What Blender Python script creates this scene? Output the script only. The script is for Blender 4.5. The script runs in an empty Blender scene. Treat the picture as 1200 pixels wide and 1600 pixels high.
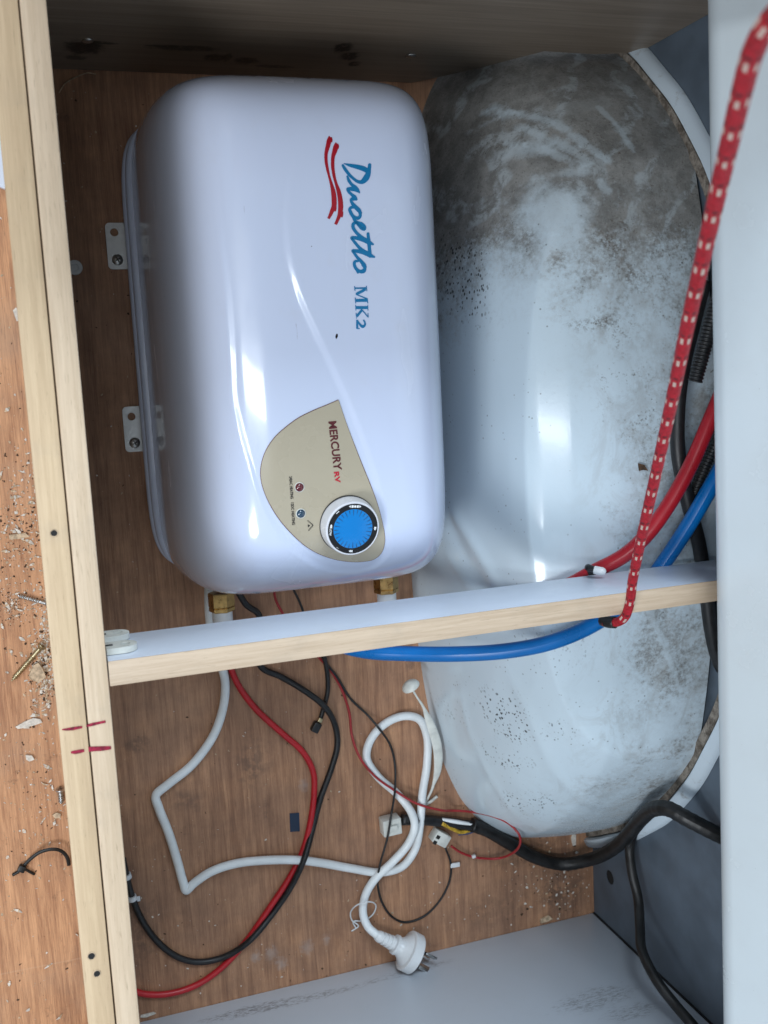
import bpy, bmesh, math, random
import numpy as np
from mathutils import Vector, Matrix
random.seed(7); RNG = np.random.default_rng(7)
S = bpy.context.scene
COL = S.collection

# ------------------------------------------------------------------ camera
HC = 0.90                                            # camera height above the floor, metres
FPX = 1600.0                                         # focal length in photo pixels (photo is 1200 x 1600)
_r = np.array([0.1294, 0.3203, 0.0733]); _a = np.linalg.norm(_r); _k = _r/_a
_K = np.array([[0, -_k[2], _k[1]], [_k[2], 0, -_k[0]], [-_k[1], _k[0], 0]])
ROT = np.eye(3) + math.sin(_a)*_K + (1-math.cos(_a))*_K@_K     # world -> camera
cam = bpy.data.cameras.new('camera'); cam_o = bpy.data.objects.new('camera', cam); COL.objects.link(cam_o)
m4 = Matrix([list(r) for r in ROT.T]).to_4x4(); m4.translation = (0, 0, HC); cam_o.matrix_world = m4
cam.sensor_fit = 'VERTICAL'; cam.sensor_height = 36; cam.sensor_width = 27; cam.lens = 36*FPX/1600
cam.clip_start = 0.01; cam.clip_end = 50
cam.dof.use_dof = True; cam.dof.focus_distance = 0.78; cam.dof.aperture_fstop = 13
S.camera = cam_o

# ------------------------------------------------------------------ light
w = bpy.data.worlds.new('World'); S.world = w; w.use_nodes = True
bg = w.node_tree.nodes['Background']; bg.inputs[0].default_value = (0.72, 0.86, 1.0, 1); bg.inputs[1].default_value = 0.46
def area(name, loc, target, sx, sy, power, colour):
    l = bpy.data.lights.new(name, 'AREA'); l.shape = 'RECTANGLE'; l.size = sx; l.size_y = sy; l.energy = power; l.color = colour
    o = bpy.data.objects.new(name, l); COL.objects.link(o); o.location = loc
    o.rotation_euler = (Vector(target)-Vector(loc)).to_track_quat('-Z', 'Y').to_euler(); return o
area('doorway_light', (-1.20, -0.90, 1.80), (0.2, -0.1, 0.1), 0.55, 0.55, 29, (0.90, 0.95, 1.0))
area('front_window_light', (0.25, 1.75, 2.05), (0.2, -0.25, 0.1), 1.4, 0.7, 58, (0.76, 0.88, 1.0))
area('roof_hatch_light', (-0.72, -0.05, 2.2), (0.15, -0.1, 0.1), 0.15, 1.3, 15, (0.88, 0.94, 1.0))
S.cycles.use_adaptive_sampling = True; S.cycles.adaptive_threshold = 0.02
S.cycles.max_bounces = 6; S.cycles.diffuse_bounces = 3; S.cycles.glossy_bounces = 3; S.cycles.transmission_bounces = 1
S.view_settings.view_transform = 'Standard'; S.view_settings.look = 'None'
S.view_settings.exposure = -0.31; S.view_settings.gamma = 1.0; S.view_settings.use_curve_mapping = False

# ------------------------------------------------------------------ photo pixel -> point in the place
def rays(p): 
    p = np.atleast_2d(np.asarray(p, float))
    return np.stack([p[:, 0]-600, -(p[:, 1]-800), np.full(len(p), -FPX)], 1) @ ROT
CAM = np.array([0, 0, HC])
def at(x, y, z):
    d = rays([(x, y)])[0]; return Vector(CAM + (z-HC)/d[2]*d)
def at_x(x, y, X):
    d = rays([(x, y)])[0]; return Vector(CAM + X/d[0]*d)
def at_y(x, y, Y):
    d = rays([(x, y)])[0]; return Vector(CAM + Y/d[1]*d)

# ------------------------------------------------------------------ object helpers
def tag(o, label=None, cat=None, group=None, kind=None):
    if label: o['label'] = label
    if cat: o['category'] = cat
    if group: o['group'] = group
    if kind: o['kind'] = kind
    return o
def thing(name, loc, label, cat, group=None):
    o = bpy.data.objects.new(name, None); o.empty_display_size = 0.02; COL.objects.link(o); o.location = loc
    return tag(o, label, cat, group)
def link(name, me, mat=None, parent=None, smooth=True):
    o = bpy.data.objects.new(name, me); COL.objects.link(o)
    if mat is not None and not me.materials:
        for mm in (mat if isinstance(mat, (list, tuple)) else [mat]): me.materials.append(mm)
    if smooth:
        me.polygons.foreach_set('use_smooth', [True]*len(me.polygons))
    if parent is not None:
        o.parent = parent
        p = parent; M = Matrix()
        while p is not None:
            M = Matrix.Translation(p.location) @ M if p.type == 'EMPTY' else M
            p = p.parent
        o.matrix_parent_inverse = M.inverted() if parent.type == 'EMPTY' else Matrix()
    return o
def mesh(name, v, f, mat=None, parent=None, smooth=True, uv=None):
    me = bpy.data.meshes.new(name); me.from_pydata([tuple(map(float, p)) for p in v], [], [tuple(int(i) for i in q) for q in f]); me.update()
    if uv is not None:
        ul = me.uv_layers.new(name='UVMap')
        idx = np.empty(len(me.loops), int); me.loops.foreach_get('vertex_index', idx)
        ul.data.foreach_set('uv', np.asarray(uv, float)[idx].ravel())
    return link(name, me, mat, parent, smooth)
def from_bm(name, bm, mat=None, parent=None, smooth=True):
    me = bpy.data.meshes.new(name); bm.to_mesh(me); bm.free(); me.update(); return link(name, me, mat, parent, smooth)
def box_bm(lo, hi, bev=0.0, seg=2, bm=None):
    b = bmesh.new()
    r = bmesh.ops.create_cube(b, size=1)
    c = [(l+h)/2 for l, h in zip(lo, hi)]; s = [h-l for l, h in zip(lo, hi)]
    for vv in b.verts: vv.co = Vector((c[i]+vv.co[i]*s[i] for i in range(3)))
    if bev: bmesh.ops.bevel(b, geom=list(b.edges), offset=bev, segments=seg, affect='EDGES', profile=0.5)
    return b
def sharp(o, ang=40):
    me = o.data; me.set_sharp_from_angle(angle=math.radians(ang)); return o
def box(name, lo, hi, mat, parent=None, bev=0.001, seg=2):
    return sharp(from_bm(name, box_bm(lo, hi, bev, seg), mat, parent), 35)
def obox(name, c, ax, ay, size, mat, parent=None, bev=0.0006):
    """box with its own axes: ax, ay vectors, centred on c"""
    ax = Vector(ax).normalized(); az = ax.cross(Vector(ay)).normalized(); ay = az.cross(ax)
    b = box_bm([-s/2 for s in size], [s/2 for s in size], bev, 2)
    c = Vector(c)
    for vv in b.verts: vv.co = c + ax*vv.co.x + ay*vv.co.y + az*vv.co.z
    return sharp(from_bm(name, b, mat, parent), 35)
def catmull(P, n=10):
    P = [Vector(p) for p in P]; P = [P[0]*2-P[1]] + P + [P[-1]*2-P[-2]]; out = []
    for i in range(1, len(P)-2):
        p0, p1, p2, p3 = P[i-1:i+3]
        # centripetal, keeps loops from overshooting
        t0 = 0; t1 = t0+max((p1-p0).length, 1e-6)**.5; t2 = t1+max((p2-p1).length, 1e-6)**.5; t3 = t2+max((p3-p2).length, 1e-6)**.5
        for k in range(n):
            t = t1+(t2-t1)*k/n
            a1 = p0*((t1-t)/(t1-t0))+p1*((t-t0)/(t1-t0)); a2 = p1*((t2-t)/(t2-t1))+p2*((t-t1)/(t2-t1)); a3 = p2*((t3-t)/(t3-t2))+p3*((t-t2)/(t3-t2))
            b1 = a1*((t2-t)/(t2-t0))+a2*((t-t0)/(t2-t0)); b2 = a2*((t3-t)/(t3-t1))+a3*((t-t1)/(t3-t1))
            out.append(b1*((t2-t)/(t2-t1))+b2*((t-t1)/(t2-t1)))
    out.append(P[-2]); return out
def tube(name, P, r, mat, parent=None, n=10, seg=14, rad=None, caps=True, smooth_path=True, flat=None):
    pts = catmull(P, n) if smooth_path else [Vector(p) for p in P]
    L = [0]
    for a, b in zip(pts, pts[1:]): L.append(L[-1]+(b-a).length)
    N = len(pts); T = [(pts[min(i+1, N-1)]-pts[max(i-1, 0)]).normalized() for i in range(N)]
    nrm = T[0].orthogonal().normalized() if flat is None else None
    V, F, UV = [], [], []
    for i in range(N):
        if flat is None:
            nrm = (nrm - T[i]*nrm.dot(T[i])).normalized(); bn = T[i].cross(nrm); fa = 1
        else:
            bn = Vector((0, 0, 1)); nrm = T[i].cross(bn).normalized(); bn = nrm.cross(T[i]).normalized(); fa = flat
        rr = rad(L[i], L[-1]) if rad else r
        for k in range(seg+1):
            a = 2*math.pi*k/seg
            bb = (fa if flat is not None else rr)
            V.append(pts[i]+nrm*math.cos(a)*rr+bn*math.sin(a)*(bb if flat is not None else rr)); UV.append((k/seg, L[i]))
    for i in range(N-1):
        for k in range(seg):
            a = i*(seg+1)+k; F.append((a, a+1, a+seg+2, a+seg+1))
    if caps:
        for e, s in ((0, 1), (N-1, -1)):
            V.append(pts[e]); UV.append((0, L[e])); c = len(V)-1; b0 = e*(seg+1)
            for k in range(seg): F.append((c, b0+k+1, b0+k)[::s])
    return mesh(name, V, F, mat, parent, True, UV)
def lathe(name, c, axis, prof, mat, parent=None, seg=32, ang=35, phase=0.0, up=None):
    """prof: (distance along axis, radius)"""
    axis = Vector(axis).normalized(); a = axis.orthogonal().normalized() if up is None else (Vector(up)-axis*Vector(up).dot(axis)).normalized(); b = axis.cross(a); c = Vector(c)
    V, F = [], []
    for h, r in prof:
        for k in range(seg):
            t = 2*math.pi*(k+phase)/seg; V.append(c+axis*h+a*math.cos(t)*r+b*math.sin(t)*r)
    for i in range(len(prof)-1):
        for k in range(seg):
            k2 = (k+1) % seg; F.append((i*seg+k, i*seg+k2, (i+1)*seg+k2, (i+1)*seg+k))
    if prof[0][1] > 1e-6: F.append(tuple(range(seg))[::-1])
    if prof[-1][1] > 1e-6: F.append(tuple((len(prof)-1)*seg+k for k in range(seg)))
    return sharp(mesh(name, V, F, mat, parent), ang)
def plate_hole(name, outline, hole_c, hole_r, origin, ax, ay, th, mat, parent=None, seg=40):
    """flat plate (2-D outline in ax/ay) with a round hole, real thickness"""
    ax, ay = Vector(ax), Vector(ay); az = ax.cross(ay); o = Vector(origin)
    out2 = [Vector(p) for p in outline]; hc = Vector(hole_c); V = []; outer = []
    for k in range(seg):
        t = 2*math.pi*k/seg; d = Vector((math.cos(t), math.sin(t))); best = None
        for p, q in zip(out2, out2[1:]+out2[:1]):
            e = q-p; den = d.x*e.y-d.y*e.x
            if abs(den) < 1e-12: continue
            s = ((p-hc).x*e.y-(p-hc).y*e.x)/den; uu = ((p-hc).x*d.y-(p-hc).y*d.x)/den
            if s > 0 and -1e-6 <= uu <= 1+1e-6 and (best is None or s > best): best = s
        outer.append(hc+d*best)
    inner = [hc+Vector((math.cos(2*math.pi*k/seg), math.sin(2*math.pi*k/seg)))*hole_r for k in range(seg)]
    # move the nearest ray onto each sharp outline corner
    if len(out2) <= 8:
        for p in out2:
            k = min(range(seg), key=lambda i: (outer[i]-p).length); outer[k] = p
    for z in (0, th):
        for ring in (outer, inner):
            for p in ring: V.append(o+ax*p.x+ay*p.y+az*z)
    F = []
    for k in range(seg):
        j = (k+1) % seg; n = seg
        F += [(2*n+k, 2*n+j, 3*n+j, 3*n+k), (k, n+k, n+j, j), (k, j, 2*n+j, 2*n+k), (n+k, 3*n+k, 3*n+j, n+j)]
    return sharp(mesh(name, V, F, mat, parent), 35)
def round_rect(w_, h_, r, n=6, corners=(1, 1, 1, 1)):
    out = []
    for i, (cx, cy, a0) in enumerate(((w_/2-r, h_/2-r, 0), (-w_/2+r, h_/2-r, 90), (-w_/2+r, -h_/2+r, 180), (w_/2-r, -h_/2+r, 270))):
        if corners[i]:
            for k in range(n+1):
                t = math.radians(a0+90*k/n); out.append((cx+r*math.cos(t), cy+r*math.sin(t)))
        else:
            out.append((math.copysign(w_/2, cx), math.copysign(h_/2, cy)))
    return out

# ------------------------------------------------------------------ materials
class Nd:
    def __init__(s, name):
        s.m = bpy.data.materials.new(name); s.m.use_nodes = True; s.t = s.m.node_tree; s.n = s.t.nodes; s.b = s.n['Principled BSDF']
        s.tc = s.n.new('ShaderNodeTexCoord')
    def set(s, k, v):
        if hasattr(v, 'is_linked') or isinstance(v, bpy.types.NodeSocket): s.t.links.new(v, s.b.inputs[k])
        else: s.b.inputs[k].default_value = v if not isinstance(v, tuple) or len(v) != 3 else (*v, 1)
        return s
    def L(s, a, b): 
        if isinstance(a, bpy.types.NodeSocket): s.t.links.new(a, b)
        else: b.default_value = a if not (isinstance(a, tuple) and len(a) == 3 and b.type == 'RGBA') else (*a, 1)
    def co(s, scale=(1, 1, 1), loc=(0, 0, 0), rot=(0, 0, 0), uv=False):
        mp = s.n.new('ShaderNodeMapping'); s.t.links.new(s.tc.outputs['UV' if uv else 'Object'], mp.inputs[0])
        mp.inputs['Scale'].default_value = scale; mp.inputs['Location'].default_value = loc; mp.inputs['Rotation'].default_value = rot; return mp.outputs[0]
    def noise(s, vec, scale, detail=4, rough=0.55, dist=0.0, out='Fac'):
        x = s.n.new('ShaderNodeTexNoise'); s.L(vec, x.inputs['Vector']); x.inputs['Scale'].default_value = scale; x.inputs['Detail'].default_value = detail
        x.inputs['Roughness'].default_value = rough; x.inputs['Distortion'].default_value = dist; return x.outputs[out]
    def voro(s, vec, scale, out='Distance', rnd=1.0):
        x = s.n.new('ShaderNodeTexVoronoi'); s.L(vec, x.inputs['Vector']); x.inputs['Scale'].default_value = scale; x.inputs['Randomness'].default_value = rnd; return x.outputs[out]
    def wave(s, vec, scale, dist=2.0, detail=2, ds=1.0):
        x = s.n.new('ShaderNodeTexWave'); s.L(vec, x.inputs['Vector']); x.inputs['Scale'].default_value = scale; x.inputs['Distortion'].default_value = dist
        x.inputs['Detail'].default_value = detail; x.inputs['Detail Scale'].default_value = ds; return x.outputs['Fac']
    def mth(s, op, a, b=0.5, c=0.0, clamp=False):
        x = s.n.new('ShaderNodeMath'); x.operation = op; x.use_clamp = clamp
        for i, q in enumerate((a, b, c)): s.L(q, x.inputs[i])
        return x.outputs[0]
    def rng(s, v, a, b, c=0.0, d=1.0, smooth=True):
        x = s.n.new('ShaderNodeMapRange'); x.interpolation_type = 'SMOOTHSTEP' if smooth else 'LINEAR'; s.L(v, x.inputs[0])
        for i, q in enumerate((a, b, c, d)): x.inputs[i+1].default_value = q
        return x.outputs[0]
    def mix(s, f, a, b, mode='MIX'):
        x = s.n.new('ShaderNodeMix'); x.data_type = 'RGBA'; x.blend_type = mode; s.L(f, x.inputs[0]); s.L(a, x.inputs[6]); s.L(b, x.inputs[7]); return x.outputs[2]
    def xyz(s, vec=None):
        x = s.n.new('ShaderNodeSeparateXYZ'); s.L(vec or s.tc.outputs['Object'], x.inputs[0]); return x.outputs
    def blob(s, c, rad, warp=0.35, wscale=60, edge=0.5):
        """soft irregular patch round a point of the place (stains, smears)"""
        mp = s.n.new('ShaderNodeVectorMath'); mp.operation = 'SUBTRACT'; s.t.links.new(s.tc.outputs['Object'], mp.inputs[0]); mp.inputs[1].default_value = tuple(c)
        dv = s.n.new('ShaderNodeVectorMath'); dv.operation = 'DIVIDE'; s.t.links.new(mp.outputs[0], dv.inputs[0]); dv.inputs[1].default_value = rad
        ln = s.n.new('ShaderNodeVectorMath'); ln.operation = 'LENGTH'; s.t.links.new(dv.outputs[0], ln.inputs[0])
        if not hasattr(s, 'bc'): s.bc = {}
        if wscale not in s.bc: s.bc[wscale] = s.noise(s.tc.outputs['Object'], wscale, 5, 0.65)
        nz = s.bc[wscale]
        d = s.mth('ADD', ln.outputs['Value'], s.mth('MULTIPLY', s.mth('SUBTRACT', nz, 0.5), warp*4))
        return s.rng(d, edge, 1.15, 1.0, 0.0)
    def stroke(s, pts, hw, warp=.4, wscale=70):
        """wiped streak along a polyline of points in the place"""
        o = s.tc.outputs['Object']; best = None
        def vm(op, a, b=None):
            x = s.n.new('ShaderNodeVectorMath'); x.operation = op; s.L(a, x.inputs[0])
            if b is not None: s.L(b, x.inputs[1])
            return x
        for a, b in zip(pts, pts[1:]):
            ba = b-a; pa = vm('SUBTRACT', o, tuple(a)).outputs[0]
            h = s.mth('DIVIDE', vm('DOT_PRODUCT', pa, tuple(ba)).outputs['Value'], ba.length_squared, clamp=True)
            sc = s.n.new('ShaderNodeVectorMath'); sc.operation = 'SCALE'; sc.inputs[0].default_value = tuple(ba); s.L(h, sc.inputs['Scale'])
            d = vm('LENGTH', vm('SUBTRACT', pa, sc.outputs[0]).outputs[0]).outputs['Value']
            best = d if best is None else s.mth('MINIMUM', best, d)
        if not hasattr(s, 'bc'): s.bc = {}
        if wscale not in s.bc: s.bc[wscale] = s.noise(o, wscale, 5, 0.65)
        d = s.mth('ADD', s.mth('DIVIDE', best, hw), s.mth('MULTIPLY', s.mth('SUBTRACT', s.bc[wscale], .5), warp*4))
        return s.rng(d, .25, 1.1, 1.0, 0.0)
    def bump(s, h, strength=0.3, dist=0.001, normal=None):
        x = s.n.new('ShaderNodeBump'); x.inputs['Strength'].default_value = strength; x.inputs['Distance'].default_value = dist; s.L(h, x.inputs['Height'])
        if normal is not None: s.L(normal, x.inputs['Normal'])
        s.t.links.new(x.outputs[0], s.b.inputs['Normal']); return x.outputs[0]
def plain(name, col, rough=0.5, metal=0.0, coat=0.0, var=0.06, scale=90, bump=0.0, spec=0.5):
    k = Nd(name); nz = k.noise(k.co(), scale, 4)
    dark = tuple(c*(1-var*2) for c in col); lite = tuple(min(1, c*(1+var)) for c in col)
    k.set('Base Color', k.mix(k.rng(nz, .3, .7), dark, lite)); k.set('Roughness', k.rng(nz, .2, .8, max(.02, rough-.06), min(1, rough+.08)))
    k.set('Metallic', metal); k.set('Coat Weight', coat); k.set('Specular IOR Level', spec)
    if bump: k.bump(nz, bump, 0.0004)
    return k.m
def wood_floor():
    k = Nd('floor_vinyl')
    long1 = k.noise(k.co((38, 2.2, 1)), 6, 5, .62, .3); fine = k.noise(k.co((420, 11, 1)), 3, 4, .7); pores = k.noise(k.co((700, 38, 1)), 2.0, 3, .6)
    cath = k.noise(k.co((9, 1.1, 1)), 3, 3, .5, .8)
    g = k.mth('ADD', k.mth('MULTIPLY', long1, .45), k.mth('ADD', k.mth('MULTIPLY', fine, .40), k.mth('MULTIPLY', cath, .25)))
    c = k.mix(k.rng(g, .38, .72), (.34, .155, .078), (.76, .41, .215))
    c = k.mix(k.rng(pores, .58, .72, 0, .5), c, (.10, .048, .028))
    # dirt: mildew spots, trodden grime, glue spots
    d1 = k.noise(k.co(), 26, 6, .7); d2 = k.noise(k.co(loc=(3, 1, 0)), 95, 5, .7)
    c = k.mix(k.mth('MULTIPLY', k.rng(d1, .57, .70), k.rng(d2, .45, .62, 0, .75)), c, (.045, .034, .028))
    c = k.mix(k.rng(k.noise(k.co(loc=(7, 2, 0)), 9, 5, .6), .45, .75, 0, .35), c, (.30, .23, .18))
    for x, y, rx, ry, st in ((880, 1390, .035, .05, .7), (820, 1330, .05, .02, .6), (780, 1420, .045, .03, .35), (395, 1190, .02, .03, .55), (215, 1450, .02, .05, .5), (290, 1250, .018, .014, .5), (215, 1165, .014, .012, .6), (640, 1010, .006, .05, .5)):
        c = k.mix(k.mth('MULTIPLY', k.mth('MULTIPLY', k.blob(at(x, y, 0), (rx, ry, 1), .5, 75, .15), k.rng(d2, .38, .54)), st*1.25), c, (.060, .045, .036))
    for x, y, r in ((475, 1228, .006), (480, 1480, .008), (425, 1490, .008), (440, 1505, .007), (400, 1495, .006), (510, 1468, .005)):
        c = k.mix(k.mth('MULTIPLY', k.blob(at(x, y, 0), (r, r*1.2, 1), .55, 200, .1), .55), c, (.62, .60, .58))
    X, Y, Z = k.xyz(); inside_shade = k.mth('MULTIPLY', k.rng(X, .015, .022), k.rng(d1, .25, .65, .35, .75))
    c = k.mix(inside_shade, c, k.mix(k.rng(g, .38, .72), (.185, .100, .066), (.335, .188, .122)))  # same vinyl; the compartment's shade is put into a darker colour
    seam = k.mth('MULTIPLY', k.rng(k.mth('ABSOLUTE', k.mth('ADD', k.mth('ADD', Y, .5065), k.mth('MULTIPLY', X, .02))), .0004, .0009, .13, 0), k.rng(X, .0, -.001)); c = k.mix(seam, c, (.75, .55, .40))
    k.set('Base Color', c)
    k.set('Roughness', k.rng(d1, .3, .8, .42, .75)); k.set('Specular IOR Level', .35)
    k.bump(k.mth('ADD', k.mth('MULTIPLY', fine, .5), k.mth('MULTIPLY', d2, .5)), .35, .0006)
    return k.m
def board_mat(name, c1, c2, axis='y', dark=(.16, .10, .05)):
    k = Nd(name)
    sc = {'y': (330, 14, 330), 'x': (14, 330, 330)}[axis]; sc2 = {'y': (90, 3, 90), 'x': (3, 90, 90)}[axis]; sc3 = {'y': (800, 60, 800), 'x': (60, 800, 800)}[axis]
    g = k.noise(k.co(sc), 1.6, 4, .65); g2 = k.noise(k.co(sc2), 1.5, 3, .6, .4); g3 = k.noise(k.co(sc3), 1.5, 2, .6)
    c = k.mix(k.rng(k.mth('ADD', k.mth('MULTIPLY', g, .55), k.mth('MULTIPLY', g2, .5)), .38, .70), c1, c2)
    c = k.mix(k.rng(g3, .60, .76, 0, .30), c, dark)
    c = k.mix(k.rng(k.noise(k.co(), 22, 5, .6), .52, .8, 0, .35), c, (.33, .28, .22))
    k.set('Base Color', c); k.set('Roughness', .52); k.set('Specular IOR Level', .35); k.bump(g, .25, .0004)
    return k.m
def ply_mat():
    k = Nd('panel_woodgrain')
    g = k.noise(k.co((6, 1, 220)), 2.0, 4, .65); g2 = k.noise(k.co((2.5, 1, 60)), 2, 3, .6, .5)
    c = k.mix(k.rng(k.mth('ADD', k.mth('MULTIPLY', g, .5), k.mth('MULTIPLY', g2, .5)), .35, .68), (.19, .148, .112), (.275, .220, .168))
    Y = .252; n = k.noise(k.co(), 300, 3, .7)
    for x, y, rx, rz, st in ((132, 75, .016, .018, 1), (160, 67, .012, .004, .9), (118, 90, .010, .006, .8), (285, 75, .03, .008, .8), (335, 90, .010, .010, .9), (355, 90, .004, .012, .8), (385, 95, .012, .010, .9), (430, 104, .018, .005, .8), (535, 75, .009, .012, 1), (546, 88, .009, .012, 1), (553, 100, .006, .008, 1), (250, 72, .014, .003, .7)):
        p = at_y(x, y, Y); c = k.mix(k.mth('MULTIPLY', k.mth('MULTIPLY', k.blob(p, (rx, 1, rz), .30, 140, .55), k.rng(n, .30, .5, .35, 1)), st), c, (.012, .011, .011))
    k.set('Base Color', c); k.set('Roughness', .45); k.bump(g, .15, .0004); return k.m
def white_panel(name, col=(.74, .76, .78), rough=.32, smears=()):
    k = Nd(name); n = k.noise(k.co(), 14, 5, .6); n2 = k.noise(k.co(), 420, 3, .7)
    c = k.mix(k.rng(n, .4, .8, 0, .16), col, (.52, .52, .51))
    sm = k.noise(k.co((60, 60, 320), rot=(0, .5, 0)), 3, 3, .75)
    for p, rad, st in smears:
        c = k.mix(k.mth('MULTIPLY', k.mth('MULTIPLY', k.blob(p, rad, .3, 90), k.rng(sm, .45, .62)), st), c, (.13, .13, .135))
    c = k.mix(k.rng(n2, .70, .78, 0, .5), c, (.25, .24, .22))
    k.set('Base Color', c); k.set('Roughness', k.rng(n, .3, .8, rough, rough+.15)); k.bump(n, .08, .001); return k.m
M = {}
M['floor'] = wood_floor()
M['board_a'] = board_mat('board_edge_yellow', (.56, .405, .25), (.68, .51, .325))
M['board_b'] = board_mat('board_edge_pale', (.585, .445, .305), (.70, .55, .395))
M['beam_edge'] = board_mat('beam_edge_wood', (.50, .375, .26), (.62, .485, .355), 'x')
M['ply'] = ply_mat()
M['deck'] = board_mat('shade_deck_ply', (.40, .30, .18), (.56, .44, .28), 'x')
M['melamine'] = white_panel('melamine_white', (.72, .79, .90), .28)
M['partition'] = white_panel('partition_white', (.58, .63, .69), .34, [(at_y(460, 1565, -.58), (.075, 1, .006), .75), (at_y(390, 1577, -.58), (.05, 1, .006), .7), (at_y(930, 1560, -.58), (.045, 1, .016), .55), (at_y(990, 1580, -.58), (.03, 1, .012), .5), (at_y(640, 1518, -.58), (.05, 1, .006), .5)])
M['lid'] = white_panel('lid_white', (.72, .79, .82), .18)
M['grey'] = plain('wall_grey', (.105, .135, .170), .5, var=.10, scale=30)
M['seam'] = plain('seam_black', (.012, .012, .013), .7)
M['enamel'] = None
M['chrome'] = plain('screw_steel', (.55, .55, .54), .32, 1.0, var=.1, scale=400)
M['zinc'] = plain('bracket_zinc', (.50, .51, .51), .45, .7, var=.08, scale=120)
M['dark'] = plain('recess_shade', (.012, .012, .012), .8)  # near black: the shade of holes and slots put into the colour
M['brass'] = plain('brass', (.50, .33, .13), .30, 1.0, var=.12, scale=200)
M['white_plastic'] = plain('white_plastic', (.74, .76, .77), .30, var=.03, scale=60)
M['dull_white'] = plain('aged_white_plastic', (.66, .67, .62), .45, var=.07, scale=120)
M['blue_hose'] = plain('blue_hose', (.0, .135, .43), .30, var=.06, scale=40)
M['red_hose'] = plain('red_hose', (.42, .012, .022), .32, var=.06, scale=40)
M['black'] = plain('black_rubber', (.014, .014, .015), .42, var=.2, scale=150)
M['black_dusty'] = plain('black_dusty', (.011, .0105, .010), .45, var=.35, scale=70)
M['red_wire'] = plain('red_wire', (.50, .014, .022), .36, var=.05, scale=60)
M['red_thin'] = plain('red_thin_wire', (.36, .022, .026), .4, var=.05, scale=60)
M['cord_white'] = plain('cord_white', (.82, .86, .87), .36, var=.04, scale=50)
M['yellow_wire'] = plain('yellow_wire', (.55, .34, .03), .4, var=.3, scale=500)
M['blue_wire'] = plain('blue_wire', (.03, .06, .16), .4)
M['tape_blue'] = plain('tape_blue', (.014, .030, .065), .5)
M['chip'] = plain('wood_chip', (.60, .45, .30), .8, var=.2, scale=300)
M['chip_w'] = plain('pale_crumb', (.74, .68, .60), .8, var=.12, scale=300)
M['chip_d'] = plain('dark_crumb', (.10, .055, .03), .9, var=.3, scale=300)
M['marker'] = plain('red_marker', (.30, .004, .035), .5, var=.3, scale=500)
M['ink_blue'] = plain('print_blue', (.0, .165, .37), .35, var=.02)
M['ink_red'] = plain('print_red', (.36, .004, .016), .35, var=.05)
M['ink_maroon'] = plain('print_maroon', (.095, .010, .014), .4, var=.05)
M['ink_bright_red'] = plain('print_bright_red', (.50, .015, .035), .4, var=.03)
M['ink_black'] = plain('print_black', (.012, .012, .013), .4)
M['ink_white'] = plain('print_white', (.82, .84, .85), .4, var=.02)
M['beige'] = plain('panel_beige', (.44, .385, .285), .28, coat=.3, var=.02, scale=20)
M['knob'] = plain('knob_white', (.74, .75, .80), .22, coat=.4, var=.02)
M['knob_black'] = plain('dial_black', (.010, .010, .011), .3)
M['led_red'] = plain('led_red', (.11, .006, .012), .08, coat=1, var=.1)
M['led_blue'] = plain('led_blue', (.022, .060, .105), .08, coat=1, var=.1)
M['gold_screw'] = plain('screw_gold', (.55, .46, .28), .35, 1.0, var=.15, scale=300)
def dial_mat():
    k = Nd('dial_blue'); k.set('Base Color', (.000, .19, .54)); k.set('Roughness', .25); k.set('Coat Weight', .3); return k.m
M['dial_blue'] = dial_mat()
def enamel():
    k = Nd('heater_enamel'); o = k.tc.outputs['Object']
    sp = k.voro(k.co(), 60, 'Distance'); pick = k.noise(k.co(loc=(2, 5, 1)), 35, 2); n = k.noise(o, 40, 5, .65)
    smear = k.noise(k.co((9, 2.2, 9), rot=(0, 0, .2)), 3, 4, .6, .6)
    c = k.mix(k.rng(n, .55, .8, 0, .12), (.60, .665, .835), (.55, .54, .56))
    c = k.mix(k.rng(smear, .52, .75, 0, .10), c, (.56, .58, .62))
    # small dark flecks and a few hairline scratches on the enamel
    c = k.mix(k.mth('MULTIPLY', k.rng(sp, .015, .026, 1, 0), k.rng(pick, .53, .57)), c, (.05, .05, .055))
    scr = k.mth('MULTIPLY', k.rng(k.noise(k.co((700, 26, 1), rot=(0, 0, .35)), 1, 2, .5), .735, .76), k.rng(k.noise(k.co(loc=(6, 1, 2)), 28, 2), .60, .64)); c = k.mix(k.mth('MULTIPLY', scr, .5), c, (.22, .22, .26))
    dust = k.noise(o, 420, 3, .8); k.set('Base Color', k.mix(k.rng(dust, .70, .80, 0, .30), c, (.40, .37, .34)))
    k.set('Roughness', k.rng(smear, .3, .75, .12, .30)); k.set('Coat Weight', .5); k.set('Coat Roughness', k.rng(smear, .35, .75, .03, .12))
    w1 = k.noise(k.co((1.6, .55, 1)), 34, 2, .5); w2 = k.noise(k.co((1, .22, 1)), 150, 2, .5)
    k.bump(k.mth('ADD', w1, k.mth('MULTIPLY', w2, .10)), .16, .0014); return k.m
M['enamel'] = enamel()

# ------------------------------------------------------------------ the compartment
ZT = 0.30                   # height of the seat frame's top edges
YP, YS, XW = 0.252, -0.58, 0.506   # upper panel, lower partition, outer wall
def sheet(name, x0, x1, y0, y1, z, mat, nx=2, ny=2):
    V = [(x0+(x1-x0)*i/nx, y0+(y1-y0)*j/ny, z) for j in range(ny+1) for i in range(nx+1)]
    F = [(j*(nx+1)+i, j*(nx+1)+i+1, (j+1)*(nx+1)+i+1, (j+1)*(nx+1)+i) for j in range(ny) for i in range(nx)]
    return mesh(name, V, F, mat, None, False)
tag(sheet('floor', -1.1, XW+.012, -1.0, .75, 0.0, M['floor']), kind='structure')
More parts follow.
